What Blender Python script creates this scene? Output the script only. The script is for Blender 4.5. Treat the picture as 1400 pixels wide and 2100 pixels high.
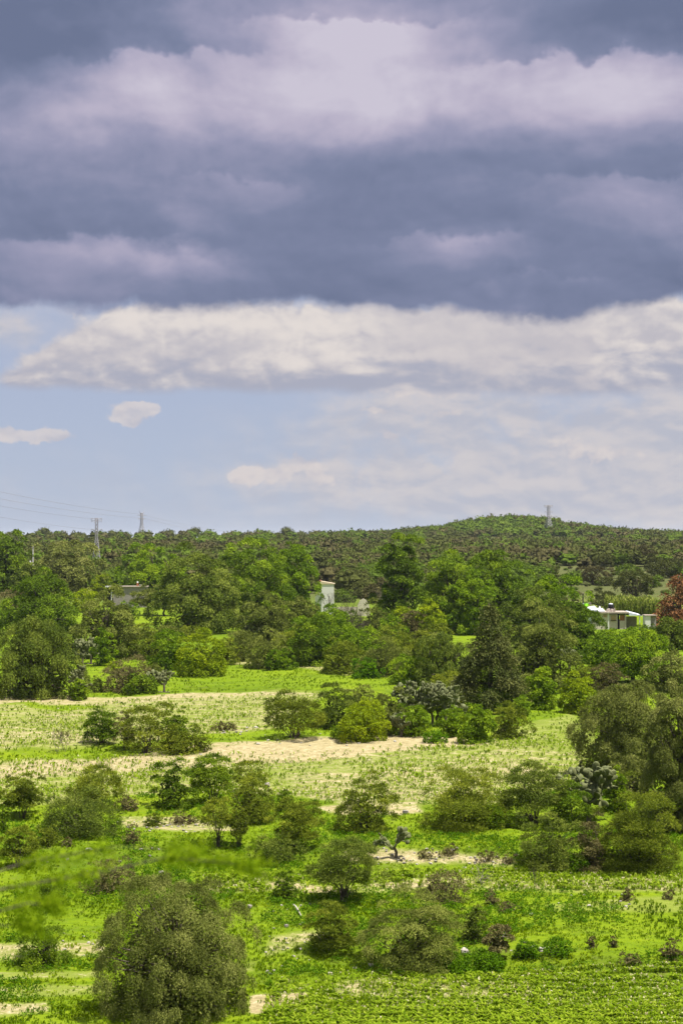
import bpy, math, random
import numpy as np
from mathutils import Vector
R = math.radians
for o in list(bpy.data.objects): bpy.data.objects.remove(o)
scene = bpy.context.scene
COL = scene.collection

# ------------------------------------------------------------------ camera
F = 3919.0; PITCH = math.atan(50/F); CAMZ = 18.0
cam = bpy.data.cameras.new('camera'); camo = bpy.data.objects.new('camera', cam); COL.objects.link(camo)
camo.location = (0, 0, CAMZ); camo.rotation_euler = (R(90)+PITCH, 0, 0)
cam.sensor_fit = 'VERTICAL'; cam.sensor_height = 36; cam.lens = 36*F/2100
cam.clip_start = 0.2; cam.clip_end = 20000
cam.dof.use_dof = True; cam.dof.focus_distance = 130; cam.dof.aperture_fstop = 5.6
scene.camera = camo

# ------------------------------------------------------------------ light
EXPO = 0.85
SUN_EL, SUN_AZ = 69.0, 116.0     # azimuth clockwise from +Y (the viewing direction)
sd = bpy.data.lights.new('sun', 'SUN'); so = bpy.data.objects.new('sun', sd); COL.objects.link(so)
sd.energy = 5.0; sd.angle = R(0.5); sd.color = (1.0, 0.95, 0.86)
dirv = Vector((math.sin(R(SUN_AZ))*math.cos(R(SUN_EL)), math.cos(R(SUN_AZ))*math.cos(R(SUN_EL)), math.sin(R(SUN_EL))))
so.rotation_euler = (-dirv).to_track_quat('-Z', 'Y').to_euler(); so.location = (0, 0, 60)
vs = scene.view_settings
vs.view_transform = 'Standard'; vs.look = 'None'; vs.gamma = 1; vs.use_curve_mapping = False; vs.exposure = EXPO

# ------------------------------------------------------------------ world: sky with clouds laid out by direction
world = bpy.data.worlds.new('World'); scene.world = world; world.use_nodes = True
wt = world.node_tree; wt.nodes.clear()
class E:
    """a float socket with arithmetic"""
    T = wt
    def __init__(s, k): s.k = k
    def _m(s, op, *a, clamp=False):
        n = E.T.nodes.new('ShaderNodeMath'); n.operation = op; n.use_clamp = clamp
        for i, v in enumerate((s,)+a):
            if isinstance(v, E): E.T.links.new(v.k, n.inputs[i])
            else: n.inputs[i].default_value = v
        return E(n.outputs[0])
    def __add__(s, o): return s._m('ADD', o)
    def __radd__(s, o): return s._m('ADD', o)
    def __sub__(s, o): return s._m('SUBTRACT', o)
    def __rsub__(s, o): return (s*-1.0)._m('ADD', o)
    def __mul__(s, o): return s._m('MULTIPLY', o)
    def __rmul__(s, o): return s._m('MULTIPLY', o)
    def __truediv__(s, o): return s._m('DIVIDE', o)
    def clamp(s): return s._m('ADD', 0.0, clamp=True)
def smooth(x, a, b):
    n = E.T.nodes.new('ShaderNodeMapRange'); n.interpolation_type = 'SMOOTHSTEP'
    E.T.links.new(x.k, n.inputs[0])
    for i, v in ((1, a), (2, b), (3, 0.0), (4, 1.0)):
        if isinstance(v, E): E.T.links.new(v.k, n.inputs[i])
        else: n.inputs[i].default_value = v
    return E(n.outputs[0])
def vec(x, y, z=0.0):
    n = E.T.nodes.new('ShaderNodeCombineXYZ')
    for i, v in enumerate((x, y, z)):
        if isinstance(v, E): E.T.links.new(v.k, n.inputs[i])
        else: n.inputs[i].default_value = v
    return n.outputs[0]
def noise(v, scale, det=6, rough=0.55, dist=0.0, w=None):
    n = E.T.nodes.new('ShaderNodeTexNoise'); n.inputs['Scale'].default_value = scale
    n.inputs['Detail'].default_value = det; n.inputs['Roughness'].default_value = rough; n.inputs['Distortion'].default_value = dist
    E.T.links.new(v, n.inputs['Vector']); return E(n.outputs['Fac'])
def voro(v, scale, det=3, rough=.5):
    n = E.T.nodes.new('ShaderNodeTexVoronoi'); n.voronoi_dimensions = '2D'; n.feature = 'F1'; n.inputs['Scale'].default_value = scale
    n.inputs['Detail'].default_value = det; n.inputs['Roughness'].default_value = rough; n.normalize = True
    E.T.links.new(v, n.inputs['Vector']); return E(n.outputs['Distance'])
def mixc(f, a, b):
    n = E.T.nodes.new('ShaderNodeMix'); n.data_type = 'RGBA'; n.clamp_factor = True
    if isinstance(f, E): E.T.links.new(f.k, n.inputs[0])
    else: n.inputs[0].default_value = f
    for i, v in ((6, a), (7, b)):
        if isinstance(v, tuple): n.inputs[i].default_value = (*v[:3], 1)
        else: E.T.links.new(v, n.inputs[i])
    return n.outputs[2]
def lin(r, g, b):
    f = lambda c: (c/255/12.92 if c/255 <= .04045 else ((c/255+.055)/1.055)**2.4)
    return (f(r), f(g), f(b))
KW = 10/2**EXPO                        # background strength 0.1, exposure taken out
def wc(r, g, b): return tuple(KW*c for c in lin(r, g, b))

tc = wt.nodes.new('ShaderNodeTexCoord'); sep = wt.nodes.new('ShaderNodeSeparateXYZ')
wt.links.new(tc.outputs['Generated'], sep.inputs[0])
X, Y, Z = (E(sep.outputs[i]) for i in range(3))
az = X._m('ARCTAN2', Y); el = Z._m('ARCSINE')
U = az*(F/1400)+0.5; V = 1.0-el*(F/1100)        # V: 1 at the horizon, falling upwards
P0 = vec(U, V*0.786)
w1 = noise(P0, 3.1, 5, .55)-0.5; w2 = noise(vec(U+7.3, V*0.786+3.1), 3.1, 5, .55)-0.5
f1 = noise(vec(U*1.0, V*0.786, 4.0), 16, 6, .6)-0.5; f2 = noise(vec(U, V*0.786, 9.0), 16, 6, .6)-0.5
Uw = U+w1*0.16+f1*0.035; Vw = V+w2*0.12+f2*0.04
Uf = U+w1*0.05+f1*0.045; Vf = V+w2*0.035+f2*0.035
def gs(cu, cv, su, sv, a=1.0, uu=None, vv=None):
    du = ((uu or Uw)-cu)/su; dv = ((vv or Vw)-cv)/sv
    return ((du*du+dv*dv)*-1.0)._m('EXPONENT')*a
def ssum(l):
    r = l[0]
    for x in l[1:]: r = r+x
    return r
# relief: difference of two shifted samples reads as light from the upper right
ra = noise(vec(U, V*.95, 1.0), 3.6, 7, .5, .6); rb = noise(vec(U+0.018, V*.95-0.035, 1.0), 3.6, 7, .5, .6)
relief = (ra-rb)
ra2 = noise(vec(U*0.8, V*1.35, 2.0), 10, 6, .52, .2); rb2 = noise(vec(U*0.8+0.006, V*1.35-0.018, 2.0), 10, 6, .52, .2)
relief2 = (ra2-rb2)
va = voro(vec(U+f1*.05, V*1.1+f2*.05, 3.0), 9, 3, .55); vb = voro(vec(U+f1*.05+.006, V*1.1+f2*.05-.018, 3.0), 9, 3, .55)
puff = vb-va                                   # positive on the lit upper sides of the billows
f3 = noise(vec(U, V*0.8, 14.0), 42, 4, .6)-0.5
def roll(cu, su, top, depth, a):
    """a bank with a crisp billowed upper edge that fades downwards"""
    h = V-top+(va-.3)*-.07+f1*.07+w2*.10+f3*.012
    du = (U+w1*.08-cu)/su
    return smooth(h, -.004, .014)*((h*(-1.0/depth))._m('MINIMUM', 0.0))._m('EXPONENT')*((du*du*-1.0)._m('EXPONENT'))*a
# clear sky
st = wt.nodes.new('ShaderNodeTexSky'); st.sky_type = 'NISHITA'; st.sun_disc = False
st.sun_elevation = R(SUN_EL); st.sun_rotation = R(SUN_AZ); st.altitude = 2200
sky = st.outputs[0]
veil = mixc(smooth(V, 0.55, 1.0), wc(168, 178, 204), wc(172, 183, 206))
sky = mixc(0.95, sky, veil)
# thin bright layer low on the right
hi = ssum([gs(.70, .91, .75, .14, .75), gs(.90, .80, .36, .13), gs(.62, .77, .16, .05, .8), gs(.80, .90, .26, .06, .8), gs(.45, .885, .10, .018, .6),
           gs(.60, .86, .10, .02, .5), gs(.02, .605, .12, .05, 1.1), gs(1.0, .93, .3, .05, .5)])
hi = (hi*(0.8+f1*1.6+w2*1.3)).clamp()
hcol = mixc(smooth(relief2+puff*.25, -.13, .13), wc(186, 187, 198), wc(211, 204, 204))
col = mixc(smooth(hi, .05, 1.25)*.92, sky, hcol)
# small cumulus
sm = ssum([gs(.185, .772, .030, .022, 1, Uf, Vf), gs(.210, .757, .02, .016, .8, Uf, Vf), gs(.022, .809, .034, .014, 1, Uf, Vf), gs(.080, .811, .03, .012, 1, Uf, Vf),
           gs(.367, .886, .036, .016, 1.1, Uf, Vf), gs(.437, .868, .045, .026, .95, Uf, Vf), gs(.48, .895, .03, .015, .45, Uf, Vf), gs(.568, .808, .022, .013, .75, Uf, Vf), gs(.655, .769, .03, .008, .6, Uf, Vf),
           gs(.55, .766, .04, .009, .5, Uf, Vf), gs(.885, .84, .05, .03, .55, Uf, Vf), gs(.62, .735, .09, .010, .6, Uf, Vf), gs(.82, .82, .04, .03, .5, Uf, Vf)])
sm = smooth(sm+(.3-va)*1.0+f1*.6+f3*1.3, .34, .66)*(f1*0.9+0.85).clamp()
col = mixc(sm*0.85, col, mixc(smooth(relief2*.5+puff*.6, -.1, .1), wc(193, 190, 198), wc(219, 210, 208)))
# cumulus bank: flat base, puffy top and left end
base = (0.728+(U-0.3)*0.012)
left = smooth(Uf*1.0+(Vf-.64)*0.55+(.3-va)*.10, .040, .070)
lowedge = 1.0-smooth(V+f2*0.022+w2*0.03, base-0.012, base+0.010)
topl = smooth(Vf+(U*-1.0+.22)*0.42*smooth(U*-1.0, -.22, -.17), .560, .592)
topl = smooth(Vf-0.56-0.62*(0.20-U)._m('MAXIMUM', 0.0)+(.3-va)*.08, -.010, .012)
bank = left*lowedge*topl
shade = smooth(V+relief2*-.25+w2*.08+(va-.3)*.05, 0.665, 0.730)
bt = smooth(relief2*.45+relief*.25+puff*.5+roll(.16, .10, .575, .05, .09)+roll(.42, .12, .565, .07, .10)+roll(.92, .08, .625, .05, .13)+roll(.62, .10, .66, .04, .06)-.035+(V-.62)*-.5, -.14, .12)
bcol = mixc(bt, wc(190, 187, 195), wc(226, 218, 214))
bcol = mixc(smooth(U, .50, .62)*(1.0-smooth(U, .84, .90))*0.55, bcol, wc(198, 193, 198))
bcol = mixc(shade*0.8, bcol, wc(164, 169, 188))
col = mixc(bank, col, bcol)
# the dark storm layer above
edge = 0.575+gs(.76, .5, .16, 9, .020, U, V)+gs(.42, .5, .05, 9, -.014, U, V)+gs(1.0, .5, .1, 9, -.02, U, V)
dk = 1.0-smooth(V+f2*0.05+w2*0.03+f1*.012+(va-.3)*.045, edge-0.014, edge+0.016)
lum = ssum([gs(.55, .07, .24, .10, .85), gs(.70, .20, .30, .09, .75), gs(.42, .22, .15, .07, .55), gs(.13, .21, .2, .07, .68), gs(.95, .20, .15, .06, .45),
            gs(.05, .30, .14, .08, .38), gs(.20, .49, .15, .035, .42), gs(.66, .47, .09, .035, .42), gs(.95, .40, .12, .05, .26), gs(.38, .37, .10, .05, .16),
            gs(.06, .55, .12, .04, .26), gs(.02, .11, .15, .07, -.38), gs(.92, .075, .20, .05, -.5), gs(.12, .03, .2, .03, -.2), gs(.78, .12, .10, .03, -.1), gs(.53, .32, .5, .03, -.1), gs(.27, .30, .12, .06, .18), gs(.30, .04, .1, .05, .25), gs(.62, .0, .2, .05, .2), gs(.60, .30, .3, .03, -.12), gs(.10, .44, .12, .03, -.14), gs(.75, .55, .25, .04, -.10)])
rolls = ssum([roll(.12, .15, .455, .07, .34), roll(.26, .07, .47, .05, .22), roll(.66, .09, .445, .05, .36), roll(.36, .08, .345, .06, .22), roll(.92, .13, .335, .09, .30),
              roll(.52, .15, .045, .18, .40), roll(.22, .14, .125, .12, .42), roll(.88, .20, .125, .12, .42), roll(.48, .07, .56, .03, .0), roll(.80, .12, .52, .05, .16)])
lum = lum*(0.62+w1*0.45)+rolls+relief*.85+relief2*.35+puff*.22+w2*0.28+f1*.16+w1*.18+f3*.05+.17
ramp = wt.nodes.new('ShaderNodeValToRGB'); wt.links.new(lum.k, ramp.inputs[0])
cr = ramp.color_ramp; cr.elements[0].position = 0.0; cr.elements[0].color = (*lin(108, 118, 147), 1)
cr.elements[1].position = 1.0; cr.elements[1].color = (*lin(203, 197, 213), 1)
for p, c in ((.28, (125, 133, 162)), (.55, (152, 153, 180)), (.80, (184, 178, 199))):
    e = cr.elements.new(p); e.color = (*lin(*c), 1)
mul = wt.nodes.new('ShaderNodeVectorMath'); mul.operation = 'SCALE'; mul.inputs['Scale'].default_value = KW
wt.links.new(ramp.outputs[0], mul.inputs[0])
col = mixc(dk, col, mul.outputs[0])
over = smooth(el, .42, .75)*smooth(noise(vec(X*1.0, Y*1.0, Z), 2.2, 4, .5), .35, .6)  # brighter sky overhead, out of view, added to lift the ambient light
col = mixc(over, col, tuple(1.25*q for q in wc(232, 236, 246)))
bg = wt.nodes.new('ShaderNodeBackground'); bg.inputs['Strength'].default_value = 0.1
wt.links.new(col, bg.inputs['Color'])
wo = wt.nodes.new('ShaderNodeOutputWorld'); wt.links.new(bg.outputs[0], wo.inputs['Surface'])

# ------------------------------------------------------------------ numpy helpers
def hsh(i, j, s):
    v = np.sin(i*127.1+j*311.7+s*74.7)*43758.5453
    return v-np.floor(v)
def vnoise(x, y, s=0):
    xi = np.floor(x); yi = np.floor(y); a = x-xi; b = y-yi
    a = a*a*(3-2*a); b = b*b*(3-2*b)
    return (hsh(xi, yi, s)*(1-a)+hsh(xi+1, yi, s)*a)*(1-b)+(hsh(xi, yi+1, s)*(1-a)+hsh(xi+1, yi+1, s)*a)*b
def fbm(x, y, s=0, o=4):
    r = 0; w = .5
    for k in range(o): r = r+w*vnoise(x*2**k, y*2**k, s+k*13); w *= .5
    return r/(1-.5**o)
TV = np.array([-400, -60, -12, 3, 9, 60, 79.3, 81.2, 83.5, 91.3, 94.2, 96.6, 99.2, 106, 109.7, 127, 131.5, 134, 147, 163.5, 178, 179.2, 222, 289, 358, 470, 555, 800, 1300, 1450, 2200, 20000.])
TZ = np.array([15, 15.6, 16.4, 16.4, 14.4, 0, 0, .45, .7, 1.0, 1.25, 1.35, 2.0, 2.1, 2.6, 2.75, 2.9, 3.25, 3.3, 3.4, 3.5, 3.8, 3.85, 4.0, 4.3, 6, 9.5, 12.0, 15.9, 14.6, 10, 8.])
def terr(x, y):
    x = np.asarray(x, float); y = np.asarray(y, float)
    near = np.clip((y-62)/15, 0, 1)*np.clip((420-y)/150, 0, 1)
    v = y+near*((fbm(x*.07, y*.03, 3, 3)-.5)*7+np.sin(x*.09+.6)*1.0)
    z = np.interp(v, TV, TZ)
    z = z+near*((fbm(x*.35, y*.35, 7, 4)-.5)*.30+(fbm(x*1.3, y*1.3, 9, 2)-.5)*.08)
    far = np.clip((y-380)/200, 0, 1)
    z = z+far*(fbm(x*.012, y*.006, 21, 3)-.5)*3.2
    cx = (1038-700)/F*1260
    z = z+8.6*np.exp(-((x-cx)/(45+4*(x > cx)))**2-((y-1250)/130)**2)+2.2*np.exp(-((x-cx+5)/85)**2-((y-1250)/150)**2)
    return z
cp, sp = math.cos(PITCH), math.sin(PITCH)
TS = np.geomspace(45, 2500, 9000)
def at(px, row, off=0.0):
    """the point of the ground seen at a place of the 1400 x 2100 picture"""
    a = (px-700)/F; b = (1050-row)/F
    dx, dy, dz = a, cp-b*sp, sp+b*cp
    h = CAMZ+dz*TS-terr(dx*TS, dy*TS)
    i = int(np.argmax(h < 0)) if (h < 0).any() else len(TS)-1
    t = TS[i]
    return Vector((dx*t, dy*t, float(terr(dx*t, dy*t))+off))
def proj(x, y, z):
    df = y*cp+(z-CAMZ)*sp; du = -y*sp+(z-CAMZ)*cp
    df = np.where(df < 1, 1, df)
    return 700+F*x/df, 1050-F*du/df

def mesh_from(name, V_, Q_, tone=None, smooth_=False, attrs=None):
    me = bpy.data.meshes.new(name)
    V_ = np.asarray(V_, np.float32); Q_ = np.asarray(Q_, np.int32); k = Q_.shape[1]
    me.vertices.add(len(V_)); me.vertices.foreach_set('co', V_.ravel())
    me.loops.add(Q_.size); me.loops.foreach_set('vertex_index', Q_.ravel())
    me.polygons.add(len(Q_)); me.polygons.foreach_set('loop_start', np.arange(0, Q_.size, k, dtype=np.int32))
    me.update(calc_edges=True)
    me.polygons.foreach_set('use_smooth', np.full(len(Q_), bool(smooth_)))
    if tone is not None:
        a = me.attributes.new('tone', 'FLOAT', 'FACE'); a.data.foreach_set('value', np.asarray(tone, np.float32))
    for n, v in (attrs or {}).items():
        a = me.attributes.new(n, 'FLOAT', 'POINT'); a.data.foreach_set('value', np.asarray(v, np.float32))
    return me
def link(name, me, mat=None, parent=None, loc=None):
    o = bpy.data.objects.new(name, me); COL.objects.link(o)
    if mat is not None: me.materials.clear(); me.materials.append(mat)
    if parent is not None: o.parent = parent
    if loc is not None: o.location = loc
    return o
def tag(o, label, cat, group=None, kind=None):
    if label: o['label'] = label
    if cat: o['category'] = cat
    if group: o['group'] = group
    if kind: o['kind'] = kind
    return o
def thing(name, label, cat, loc, group=None, rz=0.0):
    o = bpy.data.objects.new(name, None); COL.objects.link(o); o.location = loc; o.rotation_euler = (0, 0, rz)
    o.empty_display_size = .3
    return tag(o, label, cat, group)

class MB:
    def __init__(s): s.v = []; s.q = []; s.n = 0
    def add(s, v, q):
        s.v.append(np.asarray(v, float)); s.q.append(np.asarray(q)+s.n); s.n += len(v); return s
    def box(s, x0, x1, y0, y1, z0, z1, top=None):
        t = top or (0, 0, 0, 0)
        v = [(x0, y0, z0), (x1, y0, z0), (x1, y1, z0), (x0, y1, z0), (x0, y0, z1+t[0]), (x1, y0, z1+t[1]), (x1, y1, z1+t[2]), (x0, y1, z1+t[3])]
        return s.add(v, [(0, 3, 2, 1), (4, 5, 6, 7), (0, 1, 5, 4), (1, 2, 6, 5), (2, 3, 7, 6), (3, 0, 4, 7)])
    def tube(s, pts, rad, n=5):
        pts = np.asarray(pts, float); m = len(pts); rad = np.broadcast_to(rad, (m,))
        tg = np.gradient(pts, axis=0); tg /= np.linalg.norm(tg, axis=1, keepdims=True)+1e-9
        ref = np.array([1., 0.13, 0.07]) if abs(tg[0][0]) < .8 else np.array([0.1, 1., 0.1])
        a = np.cross(tg, ref); a /= np.linalg.norm(a, axis=1, keepdims=True)+1e-9; b = np.cross(tg, a)
        th = np.arange(n)*2*np.pi/n
        v = pts[:, None]+rad[:, None, None]*(np.cos(th)[None, :, None]*a[:, None]+np.sin(th)[None, :, None]*b[:, None])
        q = [(i*n+j, i*n+(j+1) % n, (i+1)*n+(j+1) % n, (i+1)*n+j) for i in range(m-1) for j in range(n)]
        v = v.reshape(-1, 3)
        v = np.vstack([v, pts[:1], pts[-1:]]); k = m*n
        for j in range(0, n):
            q.append((k, (j+1) % n, j, j)); q.append((k+1, (m-1)*n+j, (m-1)*n+(j+1) % n, (m-1)*n+(j+1) % n))
        # degenerate quads are turned into proper ones by sharing pairs
        q = [t for t in q if len(set(t)) == 4]
        return s.add(v, q)
    def mesh(s, name, smooth_=False):
        return mesh_from(name, np.vstack(s.v), np.vstack(s.q), smooth_=smooth_)
    def build(s, name, mat, parent=None, smooth_=False, loc=None):
        return link(name, s.mesh(name, smooth_), mat, parent, loc)

# ------------------------------------------------------------------ materials
def newmat(name):
    m = bpy.data.materials.new(name); m.use_nodes = True; E.T = m.node_tree; m.node_tree.nodes.clear(); return m
def finish(m, shader):
    o = m.node_tree.nodes.new('ShaderNodeOutputMaterial'); m.node_tree.links.new(shader, o.inputs['Surface']); return m
def attr(n):
    a = E.T.nodes.new('ShaderNodeAttribute'); a.attribute_name = n; return E(a.outputs['Fac'])
def ramp3(f, cols):
    n = E.T.nodes.new('ShaderNodeValToRGB'); E.T.links.new(f.k, n.inputs[0]); c = n.color_ramp
    c.elements[0].position = cols[0][0]; c.elements[0].color = (*cols[0][1], 1)
    c.elements[1].position = cols[-1][0]; c.elements[1].color = (*cols[-1][1], 1)
    for p, q in cols[1:-1]: e = c.elements.new(p); e.color = (*q, 1)
    return n.outputs[0]
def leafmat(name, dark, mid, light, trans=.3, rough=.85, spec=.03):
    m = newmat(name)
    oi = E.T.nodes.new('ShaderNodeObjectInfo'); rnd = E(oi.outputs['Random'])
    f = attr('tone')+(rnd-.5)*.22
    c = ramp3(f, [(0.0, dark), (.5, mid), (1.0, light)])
    p = E.T.nodes.new('ShaderNodeBsdfPrincipled'); p.inputs['Roughness'].default_value = rough; p.inputs['Specular IOR Level'].default_value = spec
    E.T.links.new(c, p.inputs['Base Color'])
    t = E.T.nodes.new('ShaderNodeBsdfTranslucent'); E.T.links.new(c, t.inputs['Color'])
    x = E.T.nodes.new('ShaderNodeMixShader'); x.inputs[0].default_value = trans*.85
    E.T.links.new(p.outputs[0], x.inputs[1]); E.T.links.new(t.outputs[0], x.inputs[2])
    return finish(m, x.outputs[0])
def rough_mat(name, a, b, scale=8, rough=.85, bump=.3, det=5, metal=0.0):
    m = newmat(name)
    g = E.T.nodes.new('ShaderNodeTexCoord')
    n = noise(g.outputs['Object'], scale, det, .6)
    c = ramp3(n, [(.3, a), (.7, b)])
    p = E.T.nodes.new('ShaderNodeBsdfPrincipled'); p.inputs['Roughness'].default_value = rough; p.inputs['Metallic'].default_value = metal
    p.inputs['Specular IOR Level'].default_value = .12
    E.T.links.new(c, p.inputs['Base Color'])
    if bump:
        b_ = E.T.nodes.new('ShaderNodeBump'); b_.inputs['Strength'].default_value = bump; b_.inputs['Distance'].default_value = .05
        E.T.links.new(n.k, b_.inputs['Height']); E.T.links.new(b_.outputs[0], p.inputs['Normal'])
    return finish(m, p.outputs[0])
M = {
 'pepper': leafmat('pepper tree leaves', (0.058, 0.072, 0.014), (0.1667, 0.1898, 0.0391), (0.3894, 0.3894, 0.118), .32),
 'pepperdark': leafmat('dark green leaves', (0.042, 0.066, 0.01), (0.1207, 0.1633, 0.0207), (0.295, 0.3363, 0.0531), .3),  # darker green foliage colour
 'deep': leafmat('deep green leaves', (0.04, 0.07, 0.006), (0.115, 0.184, 0.0115), (0.295, 0.3894, 0.0212), .3),
 'green': leafmat('mid green leaves', (0.055, 0.1, 0.006), (0.145, 0.235, 0.01), (0.31, 0.4, 0.018), .35),
 'olive': leafmat('olive leaves', (0.05, 0.072, 0.007), (0.1495, 0.1898, 0.0161), (0.354, 0.3835, 0.0354), .32),
 'lime': leafmat('yellow green leaves', (0.12, 0.17, 0.006), (0.22, 0.29, 0.009), (0.36, 0.42, 0.014), .4),
 'sage': leafmat('grey green leaves', (0.05, 0.064, 0.012), (0.138, 0.1667, 0.0276), (0.3068, 0.3304, 0.0708), .3),
 'brown': leafmat('brownish twiggy leaves', (0.072, 0.062, 0.028), (0.14, 0.125, 0.045), (0.24, 0.215, 0.08), .2),
 'conifer': leafmat('conifer needles', (0.035, 0.048, 0.012), (0.075, 0.092, 0.022), (0.18, 0.18, 0.055), .2),
 'rust': leafmat('rust brown dead needles', (0.0975, 0.0455, 0.0182), (0.208, 0.0975, 0.039), (0.351, 0.182, 0.078), .2),
 'hill': leafmat('hillside leaves', (0.062, 0.072, 0.018), (0.088, 0.1, 0.024), (0.115, 0.124, 0.034), .25),
 'hillgreen': leafmat('green hillside leaves', (0.05, 0.085, 0.01), (0.1003, 0.1534, 0.0165), (0.15, 0.204, 0.0264), .3),
 'hillbrown': leafmat('grey brown hillside leaves', (0.072, 0.068, 0.026), (0.098, 0.09, 0.034), (0.125, 0.112, 0.046), .2),
 'grass': leafmat('grass blades', (0.07, 0.13, 0.002), (0.14, 0.222, 0.003), (0.25, 0.33, 0.008), .5),
 'maize': leafmat('maize blades', (0.11, 0.19, 0.005), (0.19, 0.29, 0.009), (0.34, 0.42, 0.035), .5),
 'weed': leafmat('weed leaves', (0.050, 0.113, 0.004), (0.090, 0.189, 0.005), (0.153, 0.270, 0.009), .4),
 'dry': leafmat('dry straw', (.30, .26, .13), (.46, .41, .23), (.62, .57, .38), .2),
 'cane': leafmat('cane leaves', (.12, .17, .02), (.22, .27, .04), (.36, .38, .09), .4),
 'fore': leafmat('fresh near leaves', (0.162, 0.2565, 0.0068), (0.27, 0.378, 0.0108), (0.39, 0.494, 0.0195), .6),
 'bark': rough_mat('bark', (.045, .035, .028), (.13, .105, .085), 9),
 'barkpale': rough_mat('pale bark', (.13, .105, .085), (.30, .26, .22), 9),
 'cactus': rough_mat('cactus pad', (.070, .085, .028), (.18, .19, .085), 3.5, .55, .15),
 'cactuswood': rough_mat('old cactus trunk', (.07, .055, .045), (.17, .14, .11), 9),
 'rock': rough_mat('pale limestone', (.20, .18, .15), (.58, .54, .47), 4, .9, .8),
 'rockgrey': rough_mat('grey stone', (.17, .15, .13), (.38, .34, .30), 6, .9, .6),
 'block': rough_mat('grey concrete block', (.23, .20, .19), (.36, .32, .30), 3, .9, .2),
 'plaster': rough_mat('whitewashed plaster', (.64, .62, .60), (.74, .72, .70), 7, .9, .05),
 'cream': rough_mat('cream plaster', (.54, .48, .40), (.64, .57, .48), 6, .9, .05),
 'pinkwall': rough_mat('pinkish rendered wall', (.46, .39, .34), (.58, .50, .44), 6, .9, .05),
 'slab': rough_mat('weathered roof slab', (.28, .23, .19), (.42, .36, .30), 2, .9, .2),
 'tan': rough_mat('tan roof screed', (.50, .40, .28), (.66, .55, .40), 2, .85, .1),
 'terracotta': rough_mat('terracotta', (.30, .11, .05), (.42, .18, .09), 5, .85, .1),
 'sheet': rough_mat('galvanised sheet', (.52, .56, .62), (.72, .76, .82), 2, .45, .05),
 'board': rough_mat('tan board', (.34, .23, .13), (.46, .33, .20), 3, .8, .1),
 'door': rough_mat('orange brown door', (.24, .10, .04), (.34, .15, .06), 3, .7, .1),
 'black': rough_mat('black plastic', (.012, .012, .014), (.03, .03, .032), 3, .5, .0),
 'dark': rough_mat('dark parts and painted recess shade', (.02, .02, .02), (.045, .04, .038), 3, .9, .0),  # near black; on the house openings it stands in for shade
 'white': rough_mat('white paint', (.70, .70, .70), (.82, .82, .82), 3, .5, .0),
 'steel': rough_mat('galvanised steel', (.28, .27, .29), (.42, .40, .42), 2, .6, .0),
 'wire': rough_mat('aluminium wire', (.24, .24, .27), (.32, .32, .35), 2, .6, .0),
 'neon': rough_mat('neon green cloth', (.30, .85, .02), (.38, .95, .04), 3, .8, .05),
 'wood': rough_mat('grey pole wood', (.20, .16, .13), (.34, .29, .25), 4, .9, .1),
}

# ------------------------------------------------------------------ ground
def inpoly(px, py, poly, soft_seed=None):
    c = np.zeros(px.shape, bool); n = len(poly)
    for i in range(n):
        x1, y1 = poly[i]; x2, y2 = poly[(i+1) % n]
        if y1 == y2: continue
        k = ((y1 > py) != (y2 > py)) & (px < (x2-x1)*(py-y1)/(y2-y1)+x1)
        c ^= k
    return c
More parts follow.
